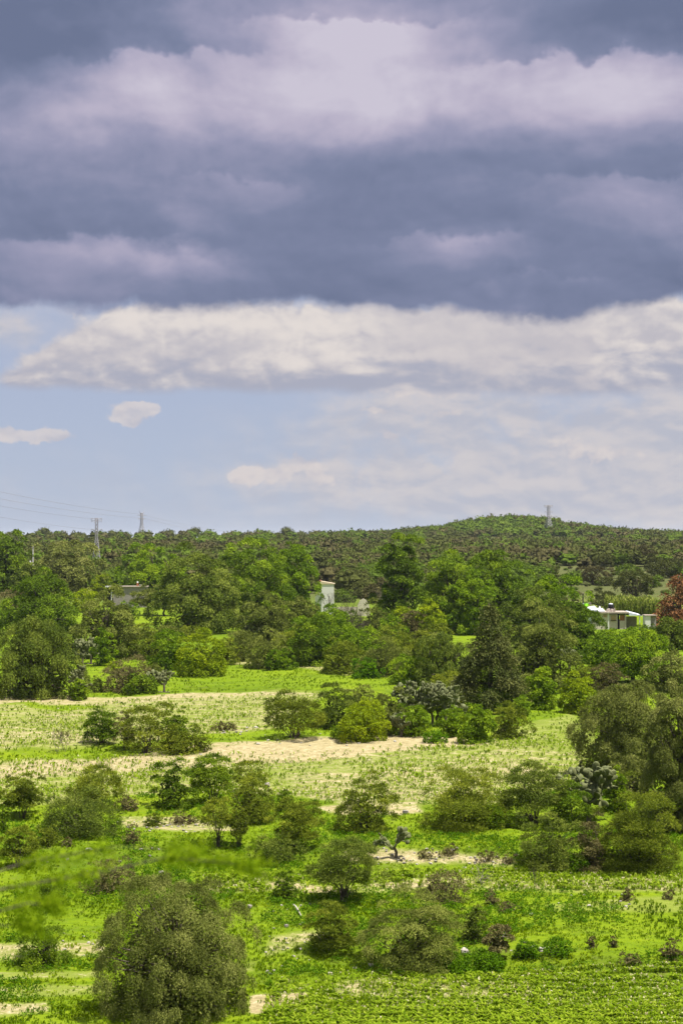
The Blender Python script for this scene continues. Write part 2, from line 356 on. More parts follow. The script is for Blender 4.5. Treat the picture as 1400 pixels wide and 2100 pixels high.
# each patch of the land: outline in picture terms (turned into ground points by the terrain), amount of bare soil
DIRT = [
 ([(-500, 1436), (-500, 1560), (120, 1538), (420, 1512), (585, 1488), (640, 1445), (690, 1418), (540, 1420), (300, 1432), (140, 1452)], .46),
 ([(-500, 1428), (-500, 1450), (0, 1448), (180, 1443), (340, 1434), (460, 1428), (660, 1424), (660, 1414), (430, 1416), (330, 1424), (160, 1430), (60, 1424)], .58),
 ([(-500, 1500), (-500, 1535), (0, 1528), (130, 1526), (300, 1512), (180, 1505), (0, 1505)], .52),
 ([(380, 1528), (480, 1522), (600, 1514), (760, 1514), (880, 1508), (1010, 1522), (960, 1535), (800, 1542), (640, 1556), (500, 1572), (330, 1580), (120, 1590), (0, 1600), (-300, 1610), (-300, 1575), (0, 1568), (240, 1548)], .62),
 ([(-500, 1560), (0, 1556), (400, 1545), (700, 1535), (1000, 1515), (1180, 1540), (1210, 1600), (1000, 1650), (560, 1640), (380, 1625), (0, 1650), (-500, 1670)], .43),
 ([(560, 1588), (760, 1572), (1060, 1568), (1120, 1590), (960, 1625), (800, 1652), (640, 1640)], .50),
 ([(440, 1536), (600, 1520), (760, 1516), (880, 1512), (960, 1522), (900, 1534), (700, 1548), (500, 1562)], .82),
 ([(1000, 1500), (1180, 1460), (1240, 1520), (1200, 1560), (1000, 1530)], .36),
 ([(430, 1354), (500, 1351), (620, 1364), (760, 1374), (830, 1388), (700, 1380), (560, 1366), (450, 1362)], .50),
 ([(640, 1660), (700, 1640), (860, 1640), (880, 1665), (820, 1668), (700, 1668)], .60),
 ([(520, 1700), (380, 1672), (240, 1676), (250, 1700), (380, 1702)], .50),
 ([(690, 1752), (720, 1726), (860, 1736), (1060, 1752), (1060, 1772), (900, 1772), (760, 1766)], .60),
 ([(400, 1800), (560, 1795), (660, 1812), (900, 1800), (1160, 1800), (1500, 1790), (1500, 1830), (1100, 1828), (700, 1836), (420, 1836)], .42),
 ([(560, 1815), (680, 1815), (680, 1832), (570, 1830)], .72),
 ([(760, 1812), (900, 1806), (980, 1815), (830, 1826)], .64),
 ([(-100, 1942), (220, 1924), (230, 1962), (60, 1972), (-100, 1974)], .50),
 ([(-100, 2022), (200, 2024), (205, 2042), (100, 2052), (-100, 2056)], .44),
 ([(-100, 2060), (100, 2062), (110, 2088), (-100, 2096)], .55),
 ([(500, 2034), (640, 2032), (640, 2062), (500, 2080)], .78),
 ([(440, 1982), (520, 1990), (560, 1920), (680, 1900), (700, 1920), (560, 1960)], .48),
 ([(700, 2010), (900, 2005), (1100, 2015), (1100, 2045), (800, 2050), (700, 2044)], .50),
 ([(-100, 1995), (200, 1994), (200, 2010), (-100, 2012)], .45),
 ([(1110, 1850), (1400, 1830), (1500, 1850), (1500, 1872), (1120, 1872)], .36),
 ([(1130, 1160), (1600, 1150), (1600, 1262), (1130, 1262)], .35),
]
def ground_masks(x, y, z):
    px, py = proj(x, y, z)
    jx = (fbm(x*.25, y*.12, 31, 3)-.5)*40; jy = (fbm(x*.2, y*.09, 37, 3)-.5)*1
    sc = np.clip((py-1100)/400, .05, 1.3)
    px2 = px+jx*sc; py2 = py+(fbm(x*.18, y*.1, 39, 3)-.5)*26*sc
    d = np.zeros(x.shape)
    for poly, a in DIRT: d = np.maximum(d, np.where(inpoly(px2, py2, poly), a, 0))
    d = np.where((y < 60), .2, d)
    return d
rows = np.unique(np.concatenate([np.linspace(-400, 50, 70), np.linspace(50, 66, 30), np.arange(66, 115, .16), np.arange(115, 235, .34), np.geomspace(235, 600, 150), np.geomspace(600, 1450, 170), np.geomspace(1450, 19000, 30)]))
tcol = np.unique(np.concatenate([np.linspace(-1, 1, 420)*.235, np.sign(np.linspace(-1, 1, 60))*(.235+2.6*np.abs(np.linspace(-1, 1, 60))**1.6)]))
GY, GT = np.meshgrid(rows, tcol, indexing='ij')
GX = GT*np.maximum(GY, 62)*1.0
GX = np.where(GY < 62, GT*62*(1+np.abs(62-GY)/80), GX)
GZ = terr(GX, GY)
dirt = ground_masks(GX, GY, GZ)
# soften the outlines a little
for _ in range(7):
    dirt[1:-1, 1:-1] = (dirt[1:-1, 1:-1]*2+dirt[:-2, 1:-1]+dirt[2:, 1:-1]+dirt[1:-1, :-2]+dirt[1:-1, 2:])/6
slope = np.abs(np.gradient(GZ, axis=0)/np.gradient(GY, axis=0))
lush = np.clip(fbm(GX*.11, GY*.07, 51, 4)*1.1-.05, 0, 1)
nr, nc = GX.shape
idx = np.arange(nr*nc).reshape(nr, nc)
quads = np.stack([idx[:-1, :-1], idx[:-1, 1:], idx[1:, 1:], idx[1:, :-1]], -1).reshape(-1, 4)
gm = newmat('ground of grass and pale soil')
tcg = E.T.nodes.new('ShaderNodeTexCoord'); ov = tcg.outputs['Object']
sx = E.T.nodes.new('ShaderNodeSeparateXYZ'); E.T.links.new(ov, sx.inputs[0]); gx, gy = E(sx.outputs[0]), E(sx.outputs[1])
n1 = noise(ov, 2.6, 6, .68); n2 = noise(vec(gx*.5, gy*1.0, 5.0), .55, 5, .6); n3 = noise(ov, 9, 4, .7); n4 = noise(vec(gx*.35, gy*1.3, 2.0), 1.6, 5, .65)
dm = attr('dirt'); lu = attr('lush'); slp = attr('slope'); farf = smooth(gy, 345, 430)
soil = ramp3(n1*.6+n3*.4, [(.3, (.15, .125, .055)), (.5, (.32, .265, .135)), (.68, (.52, .45, .29))])
gr = ramp3(n4*.55+n3*.25+lu*.25, [(.25, (.040, .080, .002)), (.42, (.090, .150, .003)), (.56, (.14, .205, .004)), (.76, (.21, .255, .008))])
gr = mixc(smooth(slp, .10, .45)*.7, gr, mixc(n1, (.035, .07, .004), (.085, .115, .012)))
gr = mixc(smooth(noise(ov, .9, 5, .7), .55, .70)*.6, gr, (.13, .14, .035))
gr = mixc(smooth(noise(vec(gx*.6, gy, 11.0), .35, 5, .65), .52, .64)*.35, gr, mixc(n3, (.030, .060, .004), (.07, .12, .006)))
n5 = noise(vec(gx*.12, gy*.8, 8.0), 1.0, 4, .6)
bare = smooth(n1*.50+n4*.42+n3*.30+n5*.5+dm*0.95, 1.20, 1.48)
gr = mixc(smooth(dm, .15, .4)*.6, gr, mixc(n3, (.13, .17, .02), (.26, .27, .07)))
c = mixc(bare, gr, soil)
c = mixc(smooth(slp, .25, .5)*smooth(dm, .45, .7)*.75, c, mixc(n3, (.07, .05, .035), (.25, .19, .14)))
c = mixc(farf, c, ramp3(n2*.6+n1*.4, [(.35, (.045, .065, .014)), (.5, (.075, .088, .024)), (.68, (.14, .12, .055))]))
p = E.T.nodes.new('ShaderNodeBsdfPrincipled'); p.inputs['Roughness'].default_value = .95; p.inputs['Specular IOR Level'].default_value = .1
E.T.links.new(c, p.inputs['Base Color'])
bp = E.T.nodes.new('ShaderNodeBump'); bp.inputs['Strength'].default_value = .8; bp.inputs['Distance'].default_value = .12
E.T.links.new((n3*.6+n1*.6).k, bp.inputs['Height']); E.T.links.new(bp.outputs[0], p.inputs['Normal'])
finish(gm, p.outputs[0])
ground = link('ground', mesh_from('ground', np.stack([GX, GY, GZ], -1).reshape(-1, 3), quads, smooth_=True,
              attrs={'dirt': dirt.ravel(), 'lush': lush.ravel(), 'slope': slope.ravel()}), gm)
ground['kind'] = 'structure'

# ------------------------------------------------------------------ foliage
def unit(v): return v/(np.linalg.norm(v, axis=-1, keepdims=True)+1e-9)
def foliage(rng, cl, cr_, N, s, L, g, k=5, up=.5, asp=.42, spread=.7, zb=.35, flat=1.0, ctr=None):
    """leaf strands growing out of clumps: cl centres, cr_ radii (m,3). Returns verts, quads, tone"""
    ns = max(int(N/k), 4); w = cr_[:, 0]*cr_[:, 2]; w = w/w.sum()
    ci = rng.choice(len(cl), ns, p=w)
    d = rng.normal(size=(ns, 3)); d[:, 2] += zb
    if ctr is not None: d = unit(d)+unit(cl[ci]-ctr)*.85
    d = unit(d)
    st_ = cl[ci]+d*cr_[ci]*(rng.uniform(.35, 1.0, (ns, 1)) if ctr is None else rng.uniform(.55, 1.08, (ns, 1))**.7)
    sdir = unit(d+rng.normal(size=(ns, 3))*.45+np.array([0, 0, up])*np.ones((ns, 1)))
    Ls = L*rng.uniform(.5, 1.5, (ns, 1))
    t = (np.arange(k)+.5)/k
    pos = st_[:, None]+sdir[:, None]*Ls[:, None]*t[None, :, None]
    gg = g*Ls
    pos[:, :, 2] -= gg*t[None]**2
    tan = np.repeat(sdir[:, None], k, 1)*Ls[:, None]
    tan[:, :, 2] -= 2*gg*t[None]
    pos = pos.reshape(-1, 3); tan = unit(tan.reshape(-1, 3)); n = len(pos)
    a = unit(tan+rng.normal(size=(n, 3))*spread)
    nn = np.repeat(d, k, 0)+np.array([0, 0, .25])+rng.normal(size=(n, 3))*.42
    b = unit(np.cross(a, nn))
    l = s*rng.uniform(.6, 1.35, (n, 1)); wd = l*asp*.5
    v = np.stack([pos, pos+a*l*.5+b*wd, pos+a*l, pos+a*l*.5-b*wd], 1).reshape(-1, 3)
    q = np.arange(n*4).reshape(n, 4)
    ctone = rng.uniform(0, 1, len(cl))
    tone = .5+(ctone[ci]-.5)*.45; tone = np.repeat(tone+rng.normal(0, .07, ns), k)+rng.normal(0, .05, n)
    # young tips lighter
    tone += np.tile((t-.5)*.18, ns)
    return v, q, np.clip(tone, .01, .99)
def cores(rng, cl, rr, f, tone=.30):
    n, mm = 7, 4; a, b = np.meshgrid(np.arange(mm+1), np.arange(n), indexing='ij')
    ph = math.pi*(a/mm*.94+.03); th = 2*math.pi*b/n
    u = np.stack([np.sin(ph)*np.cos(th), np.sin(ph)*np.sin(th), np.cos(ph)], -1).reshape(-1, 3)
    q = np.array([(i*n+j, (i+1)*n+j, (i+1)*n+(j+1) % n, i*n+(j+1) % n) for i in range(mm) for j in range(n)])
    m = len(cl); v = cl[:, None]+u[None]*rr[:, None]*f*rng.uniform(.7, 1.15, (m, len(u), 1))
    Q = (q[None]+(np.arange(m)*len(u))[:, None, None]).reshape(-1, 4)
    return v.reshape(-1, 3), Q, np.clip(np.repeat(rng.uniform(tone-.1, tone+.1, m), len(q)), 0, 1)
def inner(rng, W, H, z0, n, s):
    d = unit(rng.normal(size=(n, 3))); d[:, 2] = np.abs(d[:, 2]); rr = rng.uniform(0, 1, (n, 1))**.42
    rho = (1-d[:, 2]**2.3)**.5/np.maximum((1-d[:, 2]**2)**.5, .05)
    p = np.stack([d[:, 0]*rho*W/2*rr[:, 0], d[:, 1]*rho*W/2*rr[:, 0], z0+d[:, 2]*(H-z0)*rr[:, 0]], 1)
    # uneven outside so the filling does not read as a dome
    p[:, :2] *= (1+.10*np.sin(np.arctan2(p[:, 1], p[:, 0])*4+p[:, 2:3].ravel()*6/W))[:, None]
    a = unit(rng.normal(size=(n, 3))+np.array([0, 0, -.4])); nn = d+rng.normal(size=(n, 3))*.8; b = unit(np.cross(a, nn))
    l = s*rng.uniform(.6, 1.3, (n, 1)); w = l*.30
    v = np.stack([p, p+a*l*.5+b*w, p+a*l, p+a*l*.5-b*w], 1).reshape(-1, 3)
    v[:, 2] = np.maximum(v[:, 2], -.05)
    return v, np.arange(n*4).reshape(n, 4), np.clip(.38+rng.normal(0, .13, n), .01, .99)  # filling leaves toned darker: shade inside the crown put into the colour
def clumps(rng, W, H, z0, m, rc, flat, zmin=-.6, lump=.22, inner=.15, skirt=0.0):
    """clump centres over the outside of an uneven dome of width W reaching from z0 to H"""
    d = rng.normal(size=(m*8, 3)); d = unit(d); d = d[d[:, 2] > 0][:m]
    for _ in range(6):
        df = d[:, None]-d[None]; ds = np.linalg.norm(df, axis=2)+1e-6
        f = (df/ds[:, :, None]*np.exp(-(ds/(1.9/math.sqrt(m)))**2)[:, :, None]).sum(1)
        d = unit(d+f*.10); d[:, 2] = np.abs(d[:, 2])
    u = d[:, 2]; th = np.arctan2(d[:, 1], d[:, 0]); ph = rng.uniform(0, 6.28, 3)
    rho = (1-u**2.3)**.5*(.84+.16*np.clip(u/.25, 0, 1))
    lob = 1+lump*(np.sin(th*2+ph[0])*.35+np.sin(th*3+ph[1])*.35+rng.uniform(-.7, .5, len(d)))
    r_ = rc*W*rng.uniform(.6, 1.45, len(d))
    k = np.where(rng.uniform(size=len(d)) < inner, rng.uniform(.35, .75, len(d)), rng.uniform(.80, 1.06, len(d)))
    ax = rng.normal(0, .05, 2)*W
    zt = (1+(lob-1)*.6)*k**.5
    c = np.stack([np.cos(th)*rho*(W*.53-r_*.6)*lob*k+ax[0]*u, np.sin(th)*rho*(W*.53-r_*.6)*lob*k+ax[1]*u, z0+r_*flat*.5+u*(H*1.02-z0-r_*flat*1.1)*zt], 1)
    return c, np.stack([r_, r_, r_*flat], 1)
def limbs(rng, mb, cl, z0, r0, multi=False, lean=(0, 0), every=1, sub=2):
    if not multi:
        tz = max(z0, .25*cl[:, 2].max())
        base = np.array([0, 0, -.25]); fork = np.array([lean[0], lean[1], tz*.75])
        midp = (base+fork)/2+rng.normal(0, .05, 3)*tz
        mb.tube([base, base*.4+fork*.1, midp, fork], [r0*1.45, r0*1.1, r0, r0*.85], 7)
    for i in range(0, len(cl), every):
        c = cl[i]*np.array([.85, .85, .9])
        if multi:
            f = np.array([rng.normal(0, r0*1.5), rng.normal(0, r0*1.5), -.2]); rr = r0*.5
        else: f = fork+np.array([0, 0, -r0*.5]); rr = r0*.55
        h = c-f; mid = f+h*.5+np.array([-h[0]*.12, -h[1]*.12, np.linalg.norm(h)*.06])+rng.normal(0, .05, 3)*np.linalg.norm(h)
        mid2 = f+h*.78+np.array([-h[0]*.05, -h[1]*.05, np.linalg.norm(h)*.05])+rng.normal(0, .03, 3)*np.linalg.norm(h)
        mb.tube([f, mid, mid2, c], [rr, rr*.6, rr*.4, rr*.12], 5)
        for _ in range(sub):
            e = c+rng.normal(0, .14, 3)*np.linalg.norm(h); mb.tube([mid, (mid+e)/2+rng.normal(0, .03, 3)*np.linalg.norm(h), e], [rr*.4, rr*.25, rr*.08], 4)

# kind: name, material, style
KIND = dict(
 pepper=dict(n='pepper_tree', m='pepper', z0=.03, m_=70, rc=.078, flat=.95, inner=.1, fill=3.2, L=.020, g=3.2, k=4, up=.1, zmin=-.45, lump=.14, cov=5.0, sp=.4, asp=.34, ls=2.1),
 bigtree=dict(n='pepper_tree', m='deep', z0=.06, m_=64, rc=.090, flat=.8, inner=.15, fill=3.2, L=.030, g=1.0, k=3, up=.2, zmin=-.5, lump=.34, cov=5.2, sp=.7, asp=.45, ls=1.9),
 round=dict(n='broadleaf_shrub', m='green', z0=.0, m_=34, rc=.115, flat=.8, fill=2.8, L=.035, g=.5, k=3, up=.3, zmin=-.3, lump=.28, cov=4.8, sp=.8, asp=.5, ls=1.9, multi=True),
 shrub=dict(n='acacia_shrub', m='olive', z0=.0, m_=44, rc=.105, flat=.48, inner=.2, fill=2.0, L=.065, g=.2, k=5, up=.5, zmin=-.35, lump=.38, cov=4.2, sp=.5, asp=.34, ls=1.8, multi=True),
 acacia=dict(n='acacia_tree', m='olive', z0=.42, m_=32, rc=.115, flat=.38, inner=.25, fill=.5, L=.07, g=.12, k=5, up=.45, zmin=-.15, lump=.30, cov=4.2, sp=.5, asp=.34, ls=1.8, multi=True),
 tree=dict(n='small_tree', m='deep', z0=.28, m_=36, rc=.12, flat=.65, inner=.2, fill=1.5, L=.05, g=.5, k=4, up=.5, zmin=-.4, lump=.26, cov=4.6, sp=.7, asp=.45, ls=1.9),
)
SEED = [100]
def plant(kind, cx, base, w, h, label, mat=None, cat=None, group=None, **kw):
    K = dict(KIND[kind]); K.update(kw); SEED[0] += 1; rng = np.random.default_rng(SEED[0])
    loc = at(cx, base); D = loc.y; mpp = D/F
    w, h = (w*1.12, h*1.04) if base < 1560 else (w*.94, h*.97)
    W = w*mpp; H = h*mpp
    # the base row is where the foliage meets the ground on the near side
    loc = Vector((loc.x*(1+W*.25/D), D+W*.25, float(terr(loc.x*(1+W*.25/D), D+W*.25))))
    s = K['ls']*D/1911*1.0
    A = w*h/4.2
    N = int(K['cov']*A/(K['ls']**2*K['asp']*.5)); N = max(260, min(N, 90000))
    if 'N' in kw: N = kw['N']
    cl, rr = clumps(rng, W, H, K['z0']*H, K['m_'], K['rc'], K['flat'], K['zmin'], K['lump'], K.get('inner', .15))
    v, q, t = foliage(rng, cl, rr, N, s, K['L']*W, K['g'], K['k'], K['up'], K['asp'], K['sp'], ctr=np.array([0, 0, (K['z0']*.6+.25)*H]))
    keep = np.repeat((v.reshape(-1, 4, 3)[:, :, 2].min(1) > -.15), 4)
    kq = keep[::4]; v = v[keep]; t = t[kq]; q = np.arange(len(v)).reshape(-1, 4)
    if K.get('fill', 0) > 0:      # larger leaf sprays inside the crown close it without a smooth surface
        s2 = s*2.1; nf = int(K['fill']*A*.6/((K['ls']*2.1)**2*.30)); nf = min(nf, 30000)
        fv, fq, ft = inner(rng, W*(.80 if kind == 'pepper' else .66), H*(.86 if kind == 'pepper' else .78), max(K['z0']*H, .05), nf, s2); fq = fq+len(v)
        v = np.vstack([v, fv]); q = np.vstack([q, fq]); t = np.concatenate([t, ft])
    nm = K['n']
    o = thing(nm, label, cat or ('tree' if 'tree' in nm else 'shrub'), loc, group)
    link('crown', mesh_from('crown', v, q, t), M[mat or K['m']], o)
    mb = MB()
    multi = K.get('multi', False)
    limbs(rng, mb, cl, K['z0']*H, max(.035*W*(.6 if multi else 1), .03), multi, every=3 if len(cl) > 50 else (2 if len(cl) > 25 else 1), sub=1 if len(cl) > 20 else 3)
    mb.build('trunk' if not multi else 'stems', M[K.get('bark', 'bark')], o, True)
    return o

def conifer(cx, base, w, h, label, mat='conifer', name='cypress_tree', n=None, cat='tree', ragged=.25):
    SEED[0] += 1; rng = np.random.default_rng(SEED[0]); loc = at(cx, base); D = loc.y; mpp = D/F; W, H = w*mpp, h*mpp
    m = 90; zz = rng.uniform(.04, 1, m)**.9; cl = []
    for z in zz:
        r = (1-z)**.75*W/2*(1-.0)*rng.uniform(1-ragged*2, 1.08); a = rng.uniform(0, 6.28)
        cl.append((math.cos(a)*r*.85, math.sin(a)*r*.85, z*H*.97))
    cl = np.array(cl); rc = W*.10*rng.uniform(.6, 1.2, m)*(1.25-zz); rr = np.stack([rc*1.2, rc*1.2, rc*.6], 1)
    A = w*h/4.2*.6; ls = 2.3; N = int(8*A/(ls**2*.2)); 
    v, q, t = foliage(rng, cl, rr, N, ls*D/1911, W*.09, .7, 5, .15, .4, .6)
    o = thing(name, label, cat, loc); link('crown', mesh_from('crown', v, q, t), M[mat], o)
    mb = MB(); mb.tube([(0, 0, -.2), (.02, 0, H*.4), (0, .02, H*.93)], [W*.045, W*.03, W*.006], 7)
    for i in range(0, m, 2):
        c_ = cl[i]; mb.tube([(0, 0, c_[2]*.98), c_*[.5, .5, 1]+[0, 0, H*.012], c_], [W*.012, W*.008, W*.003], 4)
    mb.build('trunk', M['bark'], o, True); return o

def branchy(rng, mb, p, d, L, r, depth, spread=.55, upb=.12, sub=3):
    pts = [p]; dd = d
    for _ in range(3):
        dd = unit(dd+rng.normal(0, .16, 3)+np.array([0, 0, upb*.4])); pts.append(pts[-1]+dd*L/3)
    mb.tube(pts, [r, r*.86, r*.72, r*.6], 6 if depth > 2 else 4)
    if depth <= 0: return
    for i in range(sub):
        b = pts[rng.integers(2, 4)] if i else pts[3]
        nd = unit(dd+rng.normal(0, spread, 3)+np.array([0, 0, upb])); branchy(rng, mb, b, nd, L*rng.uniform(.58, .82), r*.56, depth-1, spread, upb, sub)
def bare(cx, base, w, h, label, depth=4, lean=(0, 0), stems=2, name='bare_tree', mat='bark', r=.03, cat='tree', group=None, leaves=0, lmat='olive'):
    SEED[0] += 1; rng = np.random.default_rng(SEED[0]); loc = at(cx, base); mpp = loc.y/F; W, H = w*mpp, h*mpp
    o = thing(name, label, cat, loc, group); mb = MB()
    for i in range(stems):
        d = unit(np.array([lean[0]+rng.normal(0, .35), lean[1]+rng.normal(0, .3), 1.0])); branchy(rng, mb, np.array([rng.normal(0, .03)*W, 0, -.1]), d, H*.36, r*H*.6, depth)
    V_ = np.vstack(mb.v); ext = np.ptp(V_, axis=0); mx = V_.max(0); cxm = (V_[:, 0].max()+V_[:, 0].min())/2
    fx = W/ext[0]; fz = H/mx[2]
    mb.v = [a*np.array([fx, fx, fz]) for a in mb.v]
    mb.build('branches', M[mat], o, True)
    if leaves:
        tips = np.vstack([a[-1:] for a in mb.v]); tips = tips[tips[:, 2] > H*.4]; 
        rr = np.ones((len(tips), 3))*W*.07; v, q, t = foliage(rng, tips, rr, leaves, 2.0*loc.y/1911, W*.07, .2, 5, .7, .36, .5)
        link('crown', mesh_from('crown', v, q, t), M[lmat], o)
    return o

def padmesh(mb, p, d, nrm, L, Wd, th):
    """one oval cactus pad"""
    d = unit(np.array(d)); nrm = unit(np.array(nrm)-np.dot(nrm, d)*d); s_ = np.cross(d, nrm); n = 10
    a = (np.arange(n)+.5)*2*np.pi/n; rings = []
    for f, t in ((1.0, 0), (.78, .5), (.78, -.5)):
        rings.append(np.array([p+d*(L*.5-math.cos(x)*L*.5*f)+s_*math.sin(x)*Wd*.5*f*(1.05-.25*math.cos(x+math.pi)*0+.12*(-math.cos(x)))+nrm*th*t for x in a]))
    v = np.vstack(rings); q = []
    for j in range(n):
        k = (j+1) % n; q.append((j, k, n+k, n+j)); q.append((k, j, 2*n+j, 2*n+k))
    for r0 in (n, 2*n):
        for j in range(0, n//2-1):
            a0, a1, b0, b1 = r0+j, r0+j+1, r0+n-1-j, r0+(n-2-j)
            q.append((a0, a1, b1, b0) if r0 == n else (a0, b0, b1, a1))
    mb.add(v, [t for t in q if len(set(t)) == 4])
def nopal(cx, base, w, h, label, pad=None, group=None):
    SEED[0] += 1; rng = np.random.default_rng(SEED[0]); loc = at(cx, base); mpp = loc.y/F; W, H = w*mpp, h*mpp
    P = (pad or max(.30, min(.42, H*.22)))*1.3
    o = thing('prickly_pear', label, 'cactus', loc, group); mb = MB(); tb = MB()
    ntr = max(1, int(W/1.1))
    for i in range(ntr):
        bx = (i-(ntr-1)/2)*W/(ntr+.5) if ntr > 1 else 0
        hh = H*.38*rng.uniform(.8, 1.1); top = np.array([bx+rng.normal(0, .06), rng.normal(0, .15), hh])
        tb.tube([(bx, 0, -.1), (bx+.03, 0, hh*.5), top], [P*.28, P*.24, P*.2], 7)
        def grow(p, d, lev):
            if lev <= 0 or p[2] > H: return
            L = P*rng.uniform(.8, 1.15); n_ = rng.normal(size=3); n_[2] *= .4
            padmesh(mb, p, d, n_, L, L*.66, L*.13)
            e = p+unit(d)*L*.93
            for _ in range(rng.integers(1, 4)):
                nd = unit(unit(d)+rng.normal(0, .62, 3)*np.array([1, .8, .8])+np.array([0, 0, .12])); grow(e, nd, lev-1)
        lv = max(2, int((H-hh)/P/.8)+1)
        for _ in range(4):
            st0 = top*rng.uniform(.75, 1.0); st0[0] = top[0]
            grow(st0, unit(np.array([rng.normal(0, .8), rng.normal(0, .6), 1.0])), lv)
    if ntr > 1: tb.tube([(-W*.45, 0, .0), (0, 0, .02), (W*.45, 0, .0)], P*.16, 6)
    mb.build('pads', M['cactus'], o, True); tb.build('trunk', M['cactuswood'], o, True); return o

# ------------------------------------------------------------------ buildings and masts
def house_left():
    c = at(246, 1246); m = c.y/F; o = thing('block_house', 'low grey concrete block house with flat roof, half hidden behind trees on the left', 'house', c)
    f = lambda px: (px-246)*m
    H = 42*m
    MB().box(f(232), f(300), 0, 3.2, -.5, H).build('wall', M['block'], o)
    MB().box(f(219), f(229.5), .9, 3.2, -.5, H).build('opening_painted_shade', M['dark'], o)  # near-black block, its colour standing in for shade in the opening
    MB().box(f(217), f(302), -.25, 3.4, H, H+.16).build('roof', M['slab'], o)
    MB().box(f(217)-.03, f(226), -.29, 0.0, H-.05, H+.20).build('roof_edge', M['white'], o)
    MB().box(f(228), f(230), .0, .18, -.5, H).build('post', M['plaster'], o)
    c2 = c+Vector((f(281), 1.2, H+.16)); t = thing('chimney', 'small terracotta chimney with a round white cap on the grey house roof', 'chimney', c2)
    MB().box(-.16, .16, -.16, .16, 0, .55).build('stack', M['terracotta'], t)
    mb = MB(); mb.tube([(0, 0, .56), (0, 0, .62), (0, 0, .78), (0, 0, .86)], [.07, .17, .17, .06], 10); mb.build('cap', M['white'], t, True)
    MB().box(.35, .95, -.1, .2, .18, .26).build('shelf', M['plaster'], t)
house_left()
def house_white():
    c = at(672, 1262); m = c.y/F; f = lambda px: (px-672)*m
    z = lambda row: float((1100-row)*m+CAMZ-c.z)
    o = thing('white_house', 'tall narrow whitewashed building with a sloping tan roof in a gap between trees', 'house', c)
    MB().box(f(659), f(684.5), 0, 2.6, -.4, z(1198)).build('wall', M['plaster'], o)
    MB().box(f(646), f(659)-.004, .5, 2.4, -.4, z(1225), (-.0, .9, .9, 0)).build('side_wing', M['plaster'], o)
    mb = MB(); mb.box(f(656), f(686.5), -.08, 2.8, z(1198), z(1198)+.12, (.45, 0, .0, .45)); mb.build('roof', M['tan'], o)
    MB().box(f(655.6), f(658), -.10, 2.82, z(1198)+.46, z(1198)+.68).build('ridge_tiles', M['terracotta'], o)
    c = at(720, 1264); m = c.y/F; f = lambda px: (px-720)*m
    o = thing('boundary_wall', 'long low pinkish grey wall with a rounded end right of the white building', 'wall', c)
    H = 26*m
    MB().box(f(684), f(733), 1.2, 1.5, -.4, H*.72).build('wall', M['pinkwall'], o)
    mb = MB(); n = 9
    pts = [(f(733), H*.85), (f(738), H*1.22), (f(745), H*1.38), (f(751), H*1.25), (f(756), H*.95), (f(758.5), H*.5)]
    for i in range(len(pts)-1):
        (xa, za), (xb, zb) = pts[i], pts[i+1]; mb.box(xa, xb-.002, .9, 1.6, -.4, 0, (za, zb, zb, za))
    mb.build('rounded_end', M['cream'], o)
house_white()
